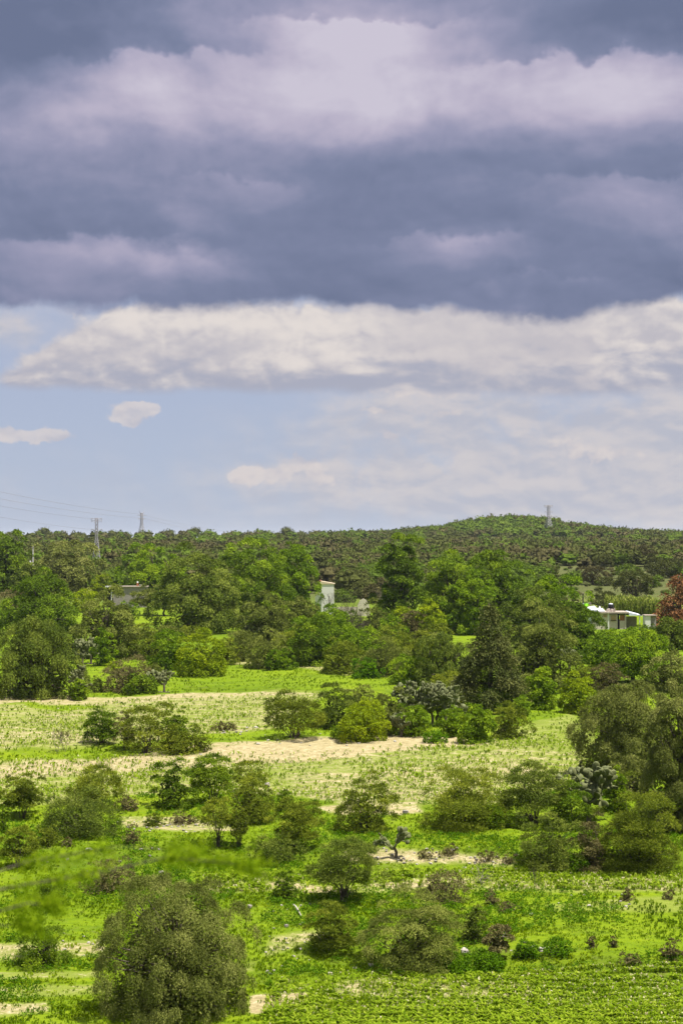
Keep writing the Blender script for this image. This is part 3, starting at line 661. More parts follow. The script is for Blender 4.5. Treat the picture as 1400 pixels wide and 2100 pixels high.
def house_right():
    c = at(1250, 1291); m = c.y/F; f = lambda px: (px-1250)*m
    z = lambda row: (1291-row)*m
    o = thing('farm_house', 'low cream farmhouse with flat slab roof and boarded windows behind bushes at right', 'house', c)
    MB().box(f(1216), f(1245), 0, 5.2, -.4, z(1258)).build('wall', M['cream'], o)
    MB().box(f(1248), f(1265.5), .10, 5.2, -.4, z(1260)).build('wall', M['pinkwall'], o)
    MB().box(f(1265.5)+.004, f(1270), .6, 5.2, -.4, z(1260)).build('doorway_painted_shade', M['dark'], o)  # shade inside the doorway painted as a near-black block
    MB().box(f(1245)+.003, f(1248)-.003, -.12, .3, -.4, z(1255)).build('column', M['plaster'], o)
    MB().box(f(1270)+.004, f(1280), .06, 5.2, -.4, z(1273)).build('wall', M['pinkwall'], o)
    MB().box(f(1280), f(1283), -.05, .25, -.4, z(1261)).build('column', M['pinkwall'], o)
    MB().box(f(1270)+.01, f(1280)-.01, .12, .2, z(1273)+.01, z(1262)).build('door', M['door'], o)
    w = MB().box(f(1236), f(1243), -.05, -.003, z(1266), z(1261)).build('window', M['board'], o)
    MB().box(f(1235.4), f(1243.6), -.08, -.05, z(1261), z(1260)).build('lintel', M['slab'], w)
    w = MB().box(f(1252), f(1262.6), .03, .097, z(1272), z(1262)).build('window', M['board'], o)
    MB().box(f(1251.6), f(1263), -.02, .09, z(1273.4), z(1272.1)).build('sill', M['dark'], w)
    MB().box(f(1215), f(1288.5), -.32, 5.4, z(1258)+.003, z(1255.2)).build('roof', M['slab'], o)
    MB().box(f(1217), f(1240), .5, 3.0, z(1255.2)+.003, z(1252.8), (0, 0, .3, .3)).build('roof_sheet', M['sheet'], o)
    mb = MB(); mb.box(f(1199), f(1226), .6, 4.5, z(1252), z(1251.2), (-.35, .1, .5, .1)); mb.build('roof_sheet', M['sheet'], o)
    MB().box(f(1206), f(1215)-.003, 1.4, 4.4, -.4, z(1257)).build('wall', M['sheet'], o)
    mb = MB(); mb.box(f(1288.5), f(1315), -.35, 3.6, z(1262.5), z(1261.8), (.42, -.18, .1, .6)); mb.build('awning_sheet', M['sheet'], o)
    MB().box(f(1284), f(1308), 1.6, 3.6, -.4, z(1266)).build('porch_wall', M['slab'], o)
    MB().tube([(f(1310), -.2, -.3), (f(1310), -.2, z(1263.5))], .07, 6).build('porch_post', M['white'], o)
    mb = MB(); rng = np.random.default_rng(5)
    for k in range(16):
        x = f(rng.uniform(1241, 1259)); y = rng.uniform(.6, 1.8); h = rng.uniform(.15, .5); mb.box(x, x+.32, y, y+.25, z(1255.2)+.004, z(1255.2)+.01+h)
    mb.build('roof_parapet', M['pinkwall'], o)
    MB().box(f(1259), f(1262), .6, .9, z(1255.2)+.004, z(1247.5)).build('roof_pillar', M['slab'], o)
    # tank, shirt, mast, white figure-like pot
    t = thing('water_tank', 'black water tank with a pale lid on the farmhouse roof', 'water tank', c+Vector((f(1256.5), 2.6, z(1255.2)+.003)))
    MB().box(-.42, .42, -.4, .4, 0, .35).build('stand', M['dark'], t)
    mb = MB(); mb.tube([(0, 0, .35), (0, 0, .36), (0, 0, 1.0), (0, 0, 1.1)], [.40, .42, .42, .3], 14); mb.build('tank', M['black'], t, True)
    mb = MB(); mb.tube([(.0, 0, 1.1), (0, 0, 1.18), (0, 0, 1.22)], [.33, .28, .1], 14); mb.build('lid', M['sheet'], t, True)
    x0, x1 = f(1201), f(1213); zz = z(1239)
    t = thing('clothes_line', 'thin washing line on two short posts above the farmhouse roof', 'clothes line', c+Vector((f(1207), 3.5, z(1255))))
    hh = z(1239)-z(1255)+.1
    MB().tube([(-.75, 0, -.4), (-.75, 0, hh)], .035, 5).build('post', M['wood'], t); MB().tube([(.75, 0, -.4), (.75, 0, hh)], .035, 5).build('post', M['wood'], t)
    MB().tube([(-.75, 0, hh-.05), (0, 0, hh-.1), (.75, 0, hh-.05)], .012, 4).build('line', M['wire'], t)
    mb = MB(); y = -.0
    for (a, b, c0, c1) in ((-.17, .17, -.62, 0), (-.30, -.17, -.32, -.03), (.17, .30, -.32, -.03)): mb.box(a+.001, b-.001, y-.025, y+.025, hh-.12+c0, hh-.12+c1)
    s_ = link('shirt', mb.mesh('shirt'), M['neon'], None, c+Vector((f(1207.3), 3.5, z(1255))))
    tag(s_, 'neon green shirt hanging on the washing line above the farmhouse', 'shirt')
    mb = MB(); mb.box(-.1, .1, -.025, .025, hh-.6, hh-.12); mb.box(-.18, -.1, -.02, .02, hh-.4, hh-.13)
    s_ = link('towel', mb.mesh('towel'), M['white'], None, c+Vector((f(1207.3)-.48, 3.5, z(1255)))); tag(s_, 'small white towel hanging left of the neon green shirt', 'towel')
    t = thing('antenna_mast', 'thin pinkish mast rising above the farmhouse beside the neon shirt', 'antenna', at(1209.5, 1272))
    hh = 60*m; MB().tube([(0, 0, -.3), (0, 0, hh)], .055, 6).build('mast', M['wood'], t); MB().box(-.16, .16, -.05, .05, hh-.02, hh+.12).build('antenna_head', M['pinkwall'], t)
    t = thing('gas_cylinder', 'small white gas cylinder on the farmhouse roof, left of the rubble parapet', 'gas cylinder', c+Vector((f(1236), 4.0, z(1255.2)+.003)))
    mb = MB(); mb.tube([(0, 0, 0), (0, 0, .04), (0, 0, .6), (0, 0, .72)], [.12, .15, .15, .05], 10); mb.build('cylinder_body', M['white'], t, True)
    mb = MB(); mb.tube([(0, 0, .72), (0, 0, .8)], .05, 6); mb.build('valve', M['steel'], t)
    c = at(1330, 1292); m = c.y/F; f = lambda px: (px-1330)*m; z = lambda row: (1292-row)*m
    o = thing('white_shed', 'small whitewashed shed with grey side just right of the farmhouse', 'shed', c)
    MB().box(f(1322), f(1333), 0, 2.2, -.3, z(1263)).build('wall', M['plaster'], o)
    MB().box(f(1333)+.003, f(1345), .3, 2.2, -.3, z(1264)).build('wall', M['block'], o)
    MB().box(f(1321), f(1346), -.12, 2.4, z(1263)+.003, z(1261.5)).build('roof', M['slab'], o)
    c = at(1360, 1290); m = c.y/F
    o = thing('field_wall', 'low tan stone wall running right from the white shed', 'wall', c)
    mb = MB(); rng = np.random.default_rng(8)
    for i in range(14): mb.box(-1.0+i*.42, -1.0+i*.42+.41, .6, .95, -.3, 1.5+rng.uniform(-.12, .12))
    mb.build('stones', M['pinkwall'], o)
    t = thing('dark_post', 'short dark stub post among rubble beside the farmhouse', 'post', at(1194.5, 1263)); hh = 46*at(1194.5, 1263).y/F
    MB().tube([(0, 0, -.2), (0, 0, hh)], .12, 6).build('shaft', M['dark'], t); MB().box(-.16, .16, -.16, .16, hh, hh+.08).build('post_cap', M['slab'], t)
house_right()

def pylon(px, base_y, row_top, row_base, halfw, label, twist=0.0, th=None, arms=None, horns=False):
    c = Vector(((px-700)/F*base_y, base_y, 0)); c.z = float(terr(c.x, c.y))-.5
    top = CAMZ+(1100-row_top)/F*base_y-c.z
    o = thing('power_pylon', label, 'pylon', c, 'lattice power pylons on the hills', twist)
    th = th or base_y*.00010
    mb = MB(); wb = halfw*base_y/F; wt_ = wb*.24
    W = lambda t: wb*(1-t/.62)+wt_*(t/.62) if t < .62 else wt_
    lv = [0, .12, .23, .33, .42, .5, .57, .63, .70, .77, .84, .91, .97, 1.0]
    for i in range(len(lv)-1):
        a, b = lv[i], lv[i+1]; wa, wb_ = W(a), W(b); za, zb = a*top, b*top
        A = [(-wa, -wa, za), (wa, -wa, za), (wa, wa, za), (-wa, wa, za)]; B = [(-wb_, -wb_, zb), (wb_, -wb_, zb), (wb_, wb_, zb), (-wb_, wb_, zb)]
        for j in range(4):
            mb.tube([A[j], B[j]], th, 4); mb.tube([A[j], B[(j+1) % 4]], th*.7, 4); mb.tube([A[(j+1) % 4], B[j]], th*.7, 4); mb.tube([B[j], B[(j+1) % 4]], th*.7, 4)
    mb.build('lattice_body', M['steel'], o)
    for (f_, hw) in (arms or ((.995, 1.0), (.955, .95), (.80, 1.0))):
        zz = f_*top; hw = hw*halfw*1.05*base_y/F; m2 = MB(); m2.tube([(-hw, 0, zz), (0, 0, zz), (hw, 0, zz)], th*.8, 4)
        for s_ in (-1, 1):
            m2.tube([(s_*wt_, -wt_, zz), (s_*hw, 0, zz)], th, 4); m2.tube([(s_*wt_, wt_, zz), (s_*hw, 0, zz)], th, 4); m2.tube([(s_*wt_, 0, zz-.035*top), (s_*hw, 0, zz)], th*.8, 4)
            m2.tube([(s_*hw, 0, zz), (s_*hw, 0, zz-.03*top)], th*1.1, 4)
        m2.build('cross_arm', M['steel'], o)
    if horns:
        for s_ in (-1, 1):
            m2 = MB(); m2.tube([(s_*wb*.75, 0, top*1.09), (s_*wt_*.2, 0, top*.9)], th*.5, 4); m2.tube([(s_*wt_, 0, top*.97), (s_*wb*.75, 0, top*1.09)], th, 4); m2.tube([(s_*wt_*.2, 0, top*.9), (s_*wb*.75, 0, top*1.09)], th, 4); m2.build('horn', M['steel'], o)
    return o
pylon(198.5, 520, 1062.5, 1170, 10.5, 'grey lattice pylon with wide crossarms, nearest on the left hillside')
pylon(291, 1500, 1052, 1100, 8.5, 'faint distant pylon with two upswept horns on the left skyline', .6, arms=((.93, 1.0), (.80, .8)), horns=True, th=.13)
pylon(1124, 1130, 1036, 1108, 9.5, 'tall lattice pylon standing on the right shoulder of the green hill', .5, arms=((.995, 1.0), (.95, 1.0), (.78, .95), (.62, .9)), th=.105)
def cable(pts, label, r):
    P = []
    for (px, row, d) in pts: P.append(Vector(((px-700)/F*d, d, CAMZ+(1100-row)/F*d)))
    o0 = P[0].copy(); Q = []
    for i in range(len(P)-1):
        n = 14
        for k in range(n+(i == len(P)-2)):
            t = k/n; p = P[i].lerp(P[i+1], t); p = p-o0; sag = 4*t*(1-t)*(P[i+1]-P[i]).length*.006; Q.append((p.x, p.y, p.z-sag))
    mb = MB(); mb.tube(Q, r, 5); ob = link('power_cable', mb.mesh('power_cable'), M['wire'], None, o0)
    tag(ob, label, 'cable', 'power cables sagging in from the left')
cable([(-420, 905, 800), (286, 1054, 1500), (560, 1096, 2200)], 'highest thin power cable, reaching the distant horned pylon and running on', .085)
cable([(-420, 930, 800), (296, 1063, 1500), (560, 1102, 2200)], 'second power cable, just under the highest one', .085)
cable([(-500, 925, 300), (189, 1064, 520)], 'power cable meeting the upper crossarm of the nearest pylon', .03)
cable([(-500, 950, 300), (188.5, 1086, 520)], 'lowest power cable on the left, meeting the lower crossarm of the nearest pylon', .03)
def pole():
    c = at(68, 1215); m = c.y/F; H = (1215-1119)*m
    o = thing('utility_pole', 'thin pale utility pole standing between the two trees at upper left', 'pole', c)
    MB().tube([(0, 0, -.5), (0, 0, H*.5), (0, 0, H)], [.16, .13, .10], 7).build('shaft', M['plaster'], o)
    MB().box(-.5, .5, -.06, .06, H-.5, H-.36).build('cross_bar', M['wood'], o)
    MB().tube([(-.62, 0, H*.62), (-.62, 0, H*.68)], [.22, .05], 8).build('white_lamp', M['white'], o)
    MB().tube([(-.62, 0, H*.65), (0, 0, H*.66)], .04, 5).build('lamp_arm', M['steel'], o)
pole()

# ------------------------------------------------------------------ hillside: individual trees, then the far wood
def hillmesh(seed, N, ls, core=True):
    rng = np.random.default_rng(seed); cl, rr = clumps(rng, 1.0, .62, .12, 15, .27, .55, -.15, .10, .1)
    v, q, t = foliage(rng, cl, rr, N, ls, .06, .2, 4, .6, .55, .8)
    t = .5+(t-.5)*.6; V_ = [v]; Q_ = [q]; T_ = [t]; n0 = len(v)
    for i in range(len(cl)):   # small solid cores keep the crown closed far away
        n, mm = 8, 4; vv = []; qq = []
        for a in range(mm+1):
            ph = math.pi*(a/mm*.9+.05)
            for b in range(n):
                th = 2*math.pi*b/n; vv.append(cl[i]+rr[i]*rng.uniform(.5, .78)*np.array([math.sin(ph)*math.cos(th), math.sin(ph)*math.sin(th), math.cos(ph)]))
        for a in range(mm):
            for b in range(n): qq.append((a*n+b, (a+1)*n+b, (a+1)*n+(b+1) % n, a*n+(b+1) % n))
        V_.append(np.array(vv)); Q_.append(np.array(qq)+n0); n0 += len(vv); T_.append(np.full(len(qq), .42))
    return np.vstack(V_), np.vstack(Q_), np.concatenate(T_)
rng = np.random.default_rng(77)
cand = []
yy = 425.0
while yy < 1400:
    step = 5.5 if yy < 700 else 7.5+(yy-700)*.012
    halfw = yy*.205+12
    xs = np.arange(-halfw, halfw, step*1.0)+rng.uniform(-2.4, 2.4, len(np.arange(-halfw, halfw, step*1.0)))
    for x in xs: cand.append((x, yy+rng.uniform(-3, 3)))
    yy += step*1.15 if yy < 700 else step*1.5
hx = (1038-700)/F*1260
for yy in np.arange(1100, 1262, 6.5):
    for x in np.arange(hx-120, hx+150, 5.6): cand.append((x+rng.uniform(-2, 2), yy+rng.uniform(-2.5, 2.5)))
cand = np.array(cand); cz = terr(cand[:, 0], cand[:, 1]); cpx, cpy = proj(cand[:, 0], cand[:, 1], cz)
dens = fbm(cand[:, 0]*.03, cand[:, 1]*.012, 61, 3)
keep = (rng.uniform(size=len(cand)) < np.clip(.45+dens*1.0, 0, .96))
bareF = (cpx > 1130) & (cpy > 1163)
keep &= ~(bareF & (rng.uniform(size=len(cand)) > .16))
keep &= ~((cpx > 1190) & (cpy > 1205))
keep &= ~((cpx < 1090) & (cpx > 640) & (cpy > 1185) & (rng.uniform(size=len(cand)) > .6))
cand = cand[keep]; cz = cz[keep]; cpx = cpx[keep]; cpy = cpy[keep]
o_ = np.argsort(cand[:, 1]); cand = cand[o_]; cz = cz[o_]; cpx = cpx[o_]; cpy = cpy[o_]
size = rng.uniform(4.2, 7.2, len(cand))*np.where(rng.uniform(size=len(cand)) < .12, .6, 1)*(1+.15*(cand[:, 1] > 900))
size = np.where(bareF[keep][o_], size*.75, size)
hum = fbm(cand[:, 0]*.02, cand[:, 1]*.01, 88, 3)+rng.normal(0, .16, len(cand))
onhill = ((cand[:, 1] > 1100) & (cz > 18.5))
mk = np.where(hum > .58, 1, np.where(hum < .33, 2, 0)); mk = np.where(onhill & (rng.uniform(size=len(cand)) < .75), 1, mk)
mats = ['hill', 'hillgreen', 'hillbrown']
protos = []
for s_ in range(4):
    vq = hillmesh(900+s_, 1500, .055); row = []
    for k in range(3):
        me = mesh_from('crown', *vq); me.materials.append(M[mats[k]]); row.append(me)
    protos.append(row)
mbt = MB(); mbt.tube([(0, 0, -.12), (.02, 0, .1), (0, .02, .3)], [.03, .025, .015], 5); trunkme = mbt.mesh('trunk'); trunkme.materials.append(M['bark'])
NI = 285
lab = {0: ('olive hillside tree with a rounded crown among the many on the slope', 'olive rounded trees over the far slope'),
       1: ('greener round-topped tree on the far wooded slope', 'green rounded trees over the far slope'),
       2: ('dull brownish rounded tree on the far wooded slope', 'brownish rounded trees over the far slope')}
for i in range(min(NI, len(cand))):
    k = int(mk[i]); w = float(size[i]); loc = (float(cand[i, 0]), float(cand[i, 1]), float(cz[i])-.1)
    o = thing('hillside_tree', lab[k][0], 'tree', loc, lab[k][1], rng.uniform(0, 6.28))
    sc = (w, w, w*rng.uniform(1.0, 1.35))
    o.scale = sc
    a = link('crown', protos[i % 4][k], None, o); b = link('trunk', trunkme, None, o)
# the rest
for k in range(3):
    sel = [i for i in range(NI, len(cand)) if mk[i] == k]
    if not sel: continue
    pv = [hillmesh(950+s_, 90, .15) for s_ in range(3)]
    Vs = []; Qs = []; Ts = []; n0 = 0
    for j, i in enumerate(sel):
        v, q, t = pv[j % 3]; a = rng.uniform(0, 6.28); w = size[i]
        r = np.array([[math.cos(a), -math.sin(a), 0], [math.sin(a), math.cos(a), 0], [0, 0, rng.uniform(.85, 1.25)]])
        Vs.append(v@r.T*w+np.array([cand[i, 0], cand[i, 1], cz[i]-.1])); Qs.append(q+n0); n0 += len(v); Ts.append(np.clip(t+rng.normal(0, .16), .01, .99))
    me = mesh_from('far_wood', np.vstack(Vs), np.vstack(Qs), np.concatenate(Ts))
    ob = link('far_wood', me, M[mats[k]]); tag(ob, ['olive scrub wood covering the far hills up to the skyline', 'greener wood on the rounded hill and far slope', 'brownish scrub trees scattered through the far wood'][k], 'wood', None, 'stuff')
print('hill trees', len(cand))

# ------------------------------------------------------------------ trees and shrubs, each where it stands
# -- foreground slope
plant('pepper', 363, 2096, 352, 296, 'big round pepper tree with drooping olive foliage, closest of all at lower left', m_=115, rc=.062, lump=.10, fill=4.5)
plant('shrub', 90, 1986, 118, 98, 'dark round bush with visible stems at the left edge, left of the big pepper tree', 'deep', cov=3.2)
plant('acacia', 38, 1786, 84, 84, 'yellowish olive bush with bare lower stems at the left edge of the slope', z0=.3, m_=31)
plant('shrub', 221, 1833, 112, 60, 'low spreading dark bush with bare twigs just above the big pepper tree', 'brown', cov=2.4)
plant('shrub', 105, 1858, 76, 48, 'low dark bush under the blurred near branch at left', 'deep')
plant('shrub', 99, 1736, 56, 36, 'small pale green bush beside the yellowish olive one at left', 'olive')
plant('shrub', 585, 1846, 48, 56, 'small upright dark bush on the grass right of the big pepper tree', 'deep')
plant('acacia', 702, 1858, 158, 122, 'umbrella-shaped small tree with fanned dark stems in the middle of the slope', 'pepperdark', z0=.34, m_=36)
plant('shrub', 678, 1958, 106, 98, 'rounded olive bush below the umbrella-shaped small tree', 'olive', z0=.12)
plant('acacia', 447, 1746, 86, 98, 'thin airy acacia leaning on one crooked trunk at left centre', 'olive', z0=.5, cov=2.4, bark='bark', m_=21)
plant('acacia', 488, 1744, 52, 86, 'slender upright acacia right beside the crooked one', 'olive', z0=.35, cov=2.4, m_=16)
plant('acacia', 606, 1748, 112, 96, 'bushy olive acacia with dark stem base left of centre', 'olive', z0=.25, m_=34)
plant('shrub', 566, 1775, 110, 50, 'dark low thicket below the bushy olive acacia', 'pepperdark')
plant('round', 545, 1775, 34, 28, 'tiny bright green leafy bush below the two airy acacias', 'weed')
plant('shrub', 50, 1684, 90, 88, 'flat-topped tree with bare grey limbs at the far left of the terrace', 'olive', z0=.3, m_=28, cat='tree')
plant('acacia', 192, 1660, 116, 74, 'wide flat-crowned bush behind the large spreading shrub at left', 'olive', z0=.25)
plant('shrub', 163, 1718, 172, 84, 'large spreading green shrub with feathery tips at left, longest of that clump', 'pepperdark', m_=48)
plant('shrub', 262, 1663, 44, 26, 'little dull bush at the right end of the left terrace clump', 'brown')
plant('shrub', 318, 1696, 40, 24, 'low green hummock bush on the stony ledge', 'olive')
plant('shrub', 366, 1692, 42, 20, 'low purplish brown bush on the stony ledge', 'brown', cov=2.8)
plant('shrub', 6, 1708, 30, 60, 'dark bush cut by the left picture edge on the terrace', 'deep')
plant('shrub', 272, 1732, 40, 38, 'small wiry bush between the ledge and the blurred branch', 'brown', cov=1.6)
plant('shrub', 350, 1662, 84, 94, 'upright dark green bush with spiky tips left of the twin-stemmed tree', 'deep', m_=36)
plant('acacia', 437, 1648, 100, 100, 'dark round-headed tree with splayed trunks on the terrace edge', 'deep', z0=.3, m_=36, cov=4.2)
plant('acacia', 517, 1628, 84, 66, 'thin pale acacia right of the dark round-headed tree', 'olive', z0=.3, cov=2.2)
plant('shrub', 514, 1692, 118, 84, 'wide olive shrub below the thin pale acacia', 'olive', m_=43)
plant('shrub', 584, 1664, 36, 40, 'narrow dark bush right of the wide olive shrub', 'deep')
plant('shrub', 746, 1708, 122, 106, 'upright spiky green bush alone at the centre of the terrace edge', 'olive', m_=43)
plant('shrub', 950, 1704, 172, 118, 'broad dense olive bush right of centre on the terrace edge', 'olive', m_=57)
plant('acacia', 1096, 1698, 128, 126, 'dark flat-topped thorn tree with brown stems right of the broad dense bush', 'pepperdark', z0=.3, m_=43)
plant('shrub', 1010, 1700, 84, 46, 'low light green growth between the broad bush and the flat-topped thorn tree', 'green')
plant('shrub', 1160, 1704, 92, 84, 'dark undergrowth bush beneath the cactus at right', 'deep')
nopal(1206, 1690, 74, 112, 'large dark prickly pear with pale-edged pads between thorn tree and pepper tree')
plant('round', 1262, 1668, 64, 88, 'green willowy bush against the right pepper tree trunk', 'green')
plant('shrub', 1128, 1788, 134, 92, 'round dark green bush at lower right, left of the tall olive one', 'pepperdark', m_=43)
plant('shrub', 1302, 1788, 176, 156, 'tall spreading olive bush at lower right in front of the pepper trees', 'olive', m_=57)
plant('shrub', 1215, 1786, 88, 96, 'greyish twiggy bush squeezed between two bigger bushes at lower right', 'brown', cov=2.6)
plant('round', 1185, 1788, 50, 28, 'bright green leafy clump at the foot of the lower right bushes', 'weed')
nopal(811, 1758, 44, 60, 'small solitary prickly pear tree with a thin dark trunk on the stony bank', pad=.26)
bare(1096, 1826, 26, 48, 'small leafless thorn bush on the grass right of the stony bank', 4, stems=3, name='bare_shrub', cat='shrub')
plant('shrub', 905, 1852, 104, 56, 'dark scraggly bush with dead twigs above the large sprawling bush', 'brown', cov=2.6)
bare(975, 1812, 60, 40, 'leafless grey branches reaching right of the scraggly bush', 4, (.6, 0), 2, name='dead_branch', mat='barkpale', cat='dead branch')
plant('shrub', 848, 1992, 196, 150, 'large sprawling olive bush at lower centre, biggest right of the pepper tree', 'sage', m_=63, g=.6)
plant('shrub', 966, 1934, 58, 84, 'narrow dark bush right behind the large sprawling bush', 'pepperdark')
plant('tree', 1022, 1978, 64, 76, 'small dark thorn tree on one trunk at lower right of centre', 'brown', z0=.35, m_=22)
plant('round', 1006, 1992, 74, 34, 'low leafy green clump at the foot of the small dark thorn tree', 'weed')
plant('round', 940, 2000, 60, 36, 'low leafy green clump right of the large sprawling bush', 'weed')
plant('round', 1080, 1970, 58, 34, 'bright green clump by the white rocks at lower right', 'weed')
plant('round', 1145, 1966, 70, 32, 'rightmost bright green clump of the lower right bank', 'weed')
for cx, b, w, h, l in ((1212, 1946, 20, 26, 'small dry tuft on the lower right bank'), (1257, 1944, 18, 24, 'small dark tuft right of the dry one on the bank'), (1374, 1972, 50, 40, 'grey green tuft near the right picture edge'),
                       (1290, 1984, 44, 24, 'low tangled tuft above the lowest crop field'), (1008, 1858, 34, 30, 'dark tuft right of the scraggly bush'), (1286, 1848, 30, 26, 'little dark tuft high on the right bank'), (1370, 1846, 30, 22, 'little dark tuft on the bank at the right edge'),
                       (1040, 1872, 44, 20, 'flat brownish tuft by a white rock')):
    plant('shrub', cx, b, w, h, l, 'brown', cov=2.2, m_=16)
for cx, b, w, h, l in ((872, 1762, 40, 16, 'flat brown scrub at the middle of the stony bank'), (924, 1758, 46, 18, 'wide brown scrub on the stony bank right of its middle'), (1000, 1768, 44, 18, 'brown scrub near the right end of the stony bank'), (760, 1750, 34, 14, 'low brown scrub left of the solitary prickly pear'),
                       (1044, 1772, 30, 16, 'last brown scrub at the right end of the stony bank'), (140, 1738, 26, 20, 'small brown scrub by the pale boulder at left'), (395, 1690, 30, 14, 'thin brown scrub at the right end of the stony ledge'), (460, 1500, 44, 16, 'grey brown scrub at the left tip of the bare pale field')):
    plant('shrub', cx, b, w, h, l, 'brown', cov=2.4, m_=14)
# -- right pepper trees
plant('pepper', 1284, 1596, 228, 204, 'big pepper tree with drooping clumps at right, left one of the pair', 'pepper', m_=80)
plant('pepper', 1410, 1704, 210, 318, 'tall pepper tree cut by the right picture edge, its dark skirt near the ground', 'pepper', m_=86)
plant('pepper', 1290, 1640, 110, 90, 'lower drooping pepper tree in front of the big pair', 'pepper', m_=36)
# -- row of bushes between the fields, left
bare(117, 1546, 34, 56, 'left one of two leafless bushes on the field edge', 5, stems=2, name='bare_shrub', cat='shrub', mat='barkpale')
bare(134, 1542, 36, 52, 'leafless brownish bush touching the other bare one on the field edge', 5, stems=2, name='bare_shrub', cat='shrub', leaves=260, lmat='brown')
plant('shrub', 206, 1530, 68, 62, 'compact dark round tree standing alone on the field edge', 'deep', z0=.2, cat='tree', cov=4.2)
plant('acacia', 256, 1540, 40, 72, 'thin brownish tree right of the compact dark one', 'brown', z0=.3, cov=1.8)
plant('acacia', 300, 1548, 98, 92, 'airy yellowish olive acacia in the field edge row', 'olive', z0=.15, cov=3.2)
plant('shrub', 361, 1536, 58, 72, 'dark spiky bush behind the airy acacia', 'deep')
plant('shrub', 372, 1548, 66, 52, 'light green low bush at the right of the field edge row', 'olive')
plant('shrub', 410, 1544, 36, 36, 'last small bush of the left field edge row', 'olive')
# -- hedge in the centre between fields
plant('acacia', 604, 1518, 104, 82, 'flat spreading acacia at the left end of the central hedge', 'olive', z0=.25, m_=31)
plant('shrub', 686, 1496, 76, 84, 'dull green bush in the central hedge beside the flat acacia', 'pepperdark')
plant('round', 742, 1522, 94, 78, 'rounded yellow green bush at the front of the central hedge', 'lime', cov=4.2)
plant('shrub', 738, 1452, 52, 40, 'greyish bush at the back of the central hedge', 'sage')
plant('shrub', 802, 1508, 68, 80, 'grey brown bush right of the yellow green one', 'sage')
nopal(822, 1512, 34, 40, 'little pale prickly pear at the foot of the grey brown bush', pad=.30)
plant('shrub', 848, 1512, 62, 58, 'green bush in front of the large prickly pear', 'green')
nopal(886, 1490, 92, 86, 'large grey prickly pear thicket rising from the central hedge', pad=.36)
plant('round', 925, 1512, 56, 58, 'bright green bush right of the large prickly pear thicket', 'green')
plant('round', 976, 1524, 64, 76, 'tall rounded green bush at the front of the central hedge', 'green')
plant('shrub', 1040, 1516, 76, 66, 'olive bush ending the central hedge on the right', 'olive')
plant('shrub', 930, 1452, 104, 66, 'wide olive green bush behind the large prickly pear', 'olive')
plant('shrub', 1010, 1464, 90, 62, 'dark bush at the foot of the tall dark conifer', 'deep')
plant('round', 700, 1516, 36, 30, 'small green bush low in the central hedge', 'green')
plant('round', 892, 1524, 40, 24, 'low bright weedy bush at the hedge front', 'weed')
plant('round', 1068, 1470, 36, 36, 'small green bush right of the conifer foot', 'green')
# -- the dark conifer and its neighbours
conifer(1004, 1462, 172, 232, 'tall dark ragged conifer rising above the central hedge')
plant('pepper', 906, 1410, 104, 106, 'dark drooping tree left of the tall conifer', 'pepperdark')
plant('bigtree', 1100, 1418, 150, 160, 'broad greyish airy tree right of the tall conifer', 'sage', cov=3.6)
plant('round', 1106, 1456, 62, 84, 'grey green bush below the broad airy tree', 'green')
plant('round', 1182, 1464, 72, 82, 'bright yellow green bush left of the big right pepper tree', 'lime')
plant('shrub', 1244, 1420, 58, 48, 'purplish brown bush behind the big right pepper tree', 'brown')
plant('shrub', 1190, 1412, 76, 40, 'flat olive bush above the bright yellow green one', 'olive')
nopal(1166, 1372, 30, 40, 'pale upright prickly pear in the gap above the yellow green bush', pad=.4)
plant('round', 1205, 1362, 32, 26, 'little dark round bush in the small right clearing', 'deep')
plant('bigtree', 1297, 1400, 118, 102, 'full green tree on a dark trunk standing in the right clearing', 'green', z0=.18)
plant('round', 1372, 1420, 84, 66, 'green bush at the right edge above the pepper trees', 'pepper')
plant('tree', 1376, 1368, 80, 92, 'spreading tree with open trunk near the right edge', 'pepperdark', z0=.4)
plant('round', 1320, 1314, 56, 28, 'dark bush in front of the white shed', 'deep')
plant('round', 1258, 1324, 60, 30, 'green bush below the farmhouse wall', 'green')
plant('round', 1390, 1312, 62, 28, 'flat dark green bush at the right edge below the brown conifer', 'pepperdark')
plant('bigtree', 1238, 1372, 60, 68, 'rounded green tree between clearing and farmhouse', 'green')
# -- thick of trees, right centre
plant('bigtree', 822, 1290, 116, 172, 'tall ragged dark tree with an uneven crown, right of the white building', 'deep', m_=51, lump=.34)
plant('bigtree', 925, 1300, 130, 156, 'dark green tree between the two tallest of the right thicket', 'deep')
plant('bigtree', 1030, 1292, 130, 160, 'tallest broad green tree of the right thicket', 'deep', lump=.3, m_=63)
plant('bigtree', 968, 1302, 96, 112, 'lower green tree in front of the tall right thicket', 'green')
plant('bigtree', 1140, 1316, 118, 128, 'green tree sloping down towards the farmhouse', 'green', m_=51)
plant('bigtree', 1184, 1352, 96, 112, 'dark dense tree left of the farmhouse', 'deep')
plant('bigtree', 1092, 1330, 118, 120, 'mid green tree behind the broad greyish airy one', 'pepperdark')
plant('round', 1168, 1354, 54, 44, 'bright green undergrowth bush beneath the dark dense tree', 'green')
plant('round', 884, 1312, 58, 72, 'bright yellow green small tree in front of the dark thicket', 'lime', cat='tree')
plant('shrub', 846, 1312, 42, 56, 'dark twiggy bush left of the bright yellow green small tree', 'brown')
plant('round', 806, 1316, 54, 52, 'rounded bright bush in the middle hedge', 'green')
plant('shrub', 768, 1308, 60, 62, 'dull twiggy bush left in the middle hedge', 'sage')
plant('round', 828, 1300, 44, 50, 'tall light green bush in the middle hedge', 'lime')
plant('shrub', 902, 1316, 42, 34, 'little olive bush at the right end of the middle hedge', 'olive')
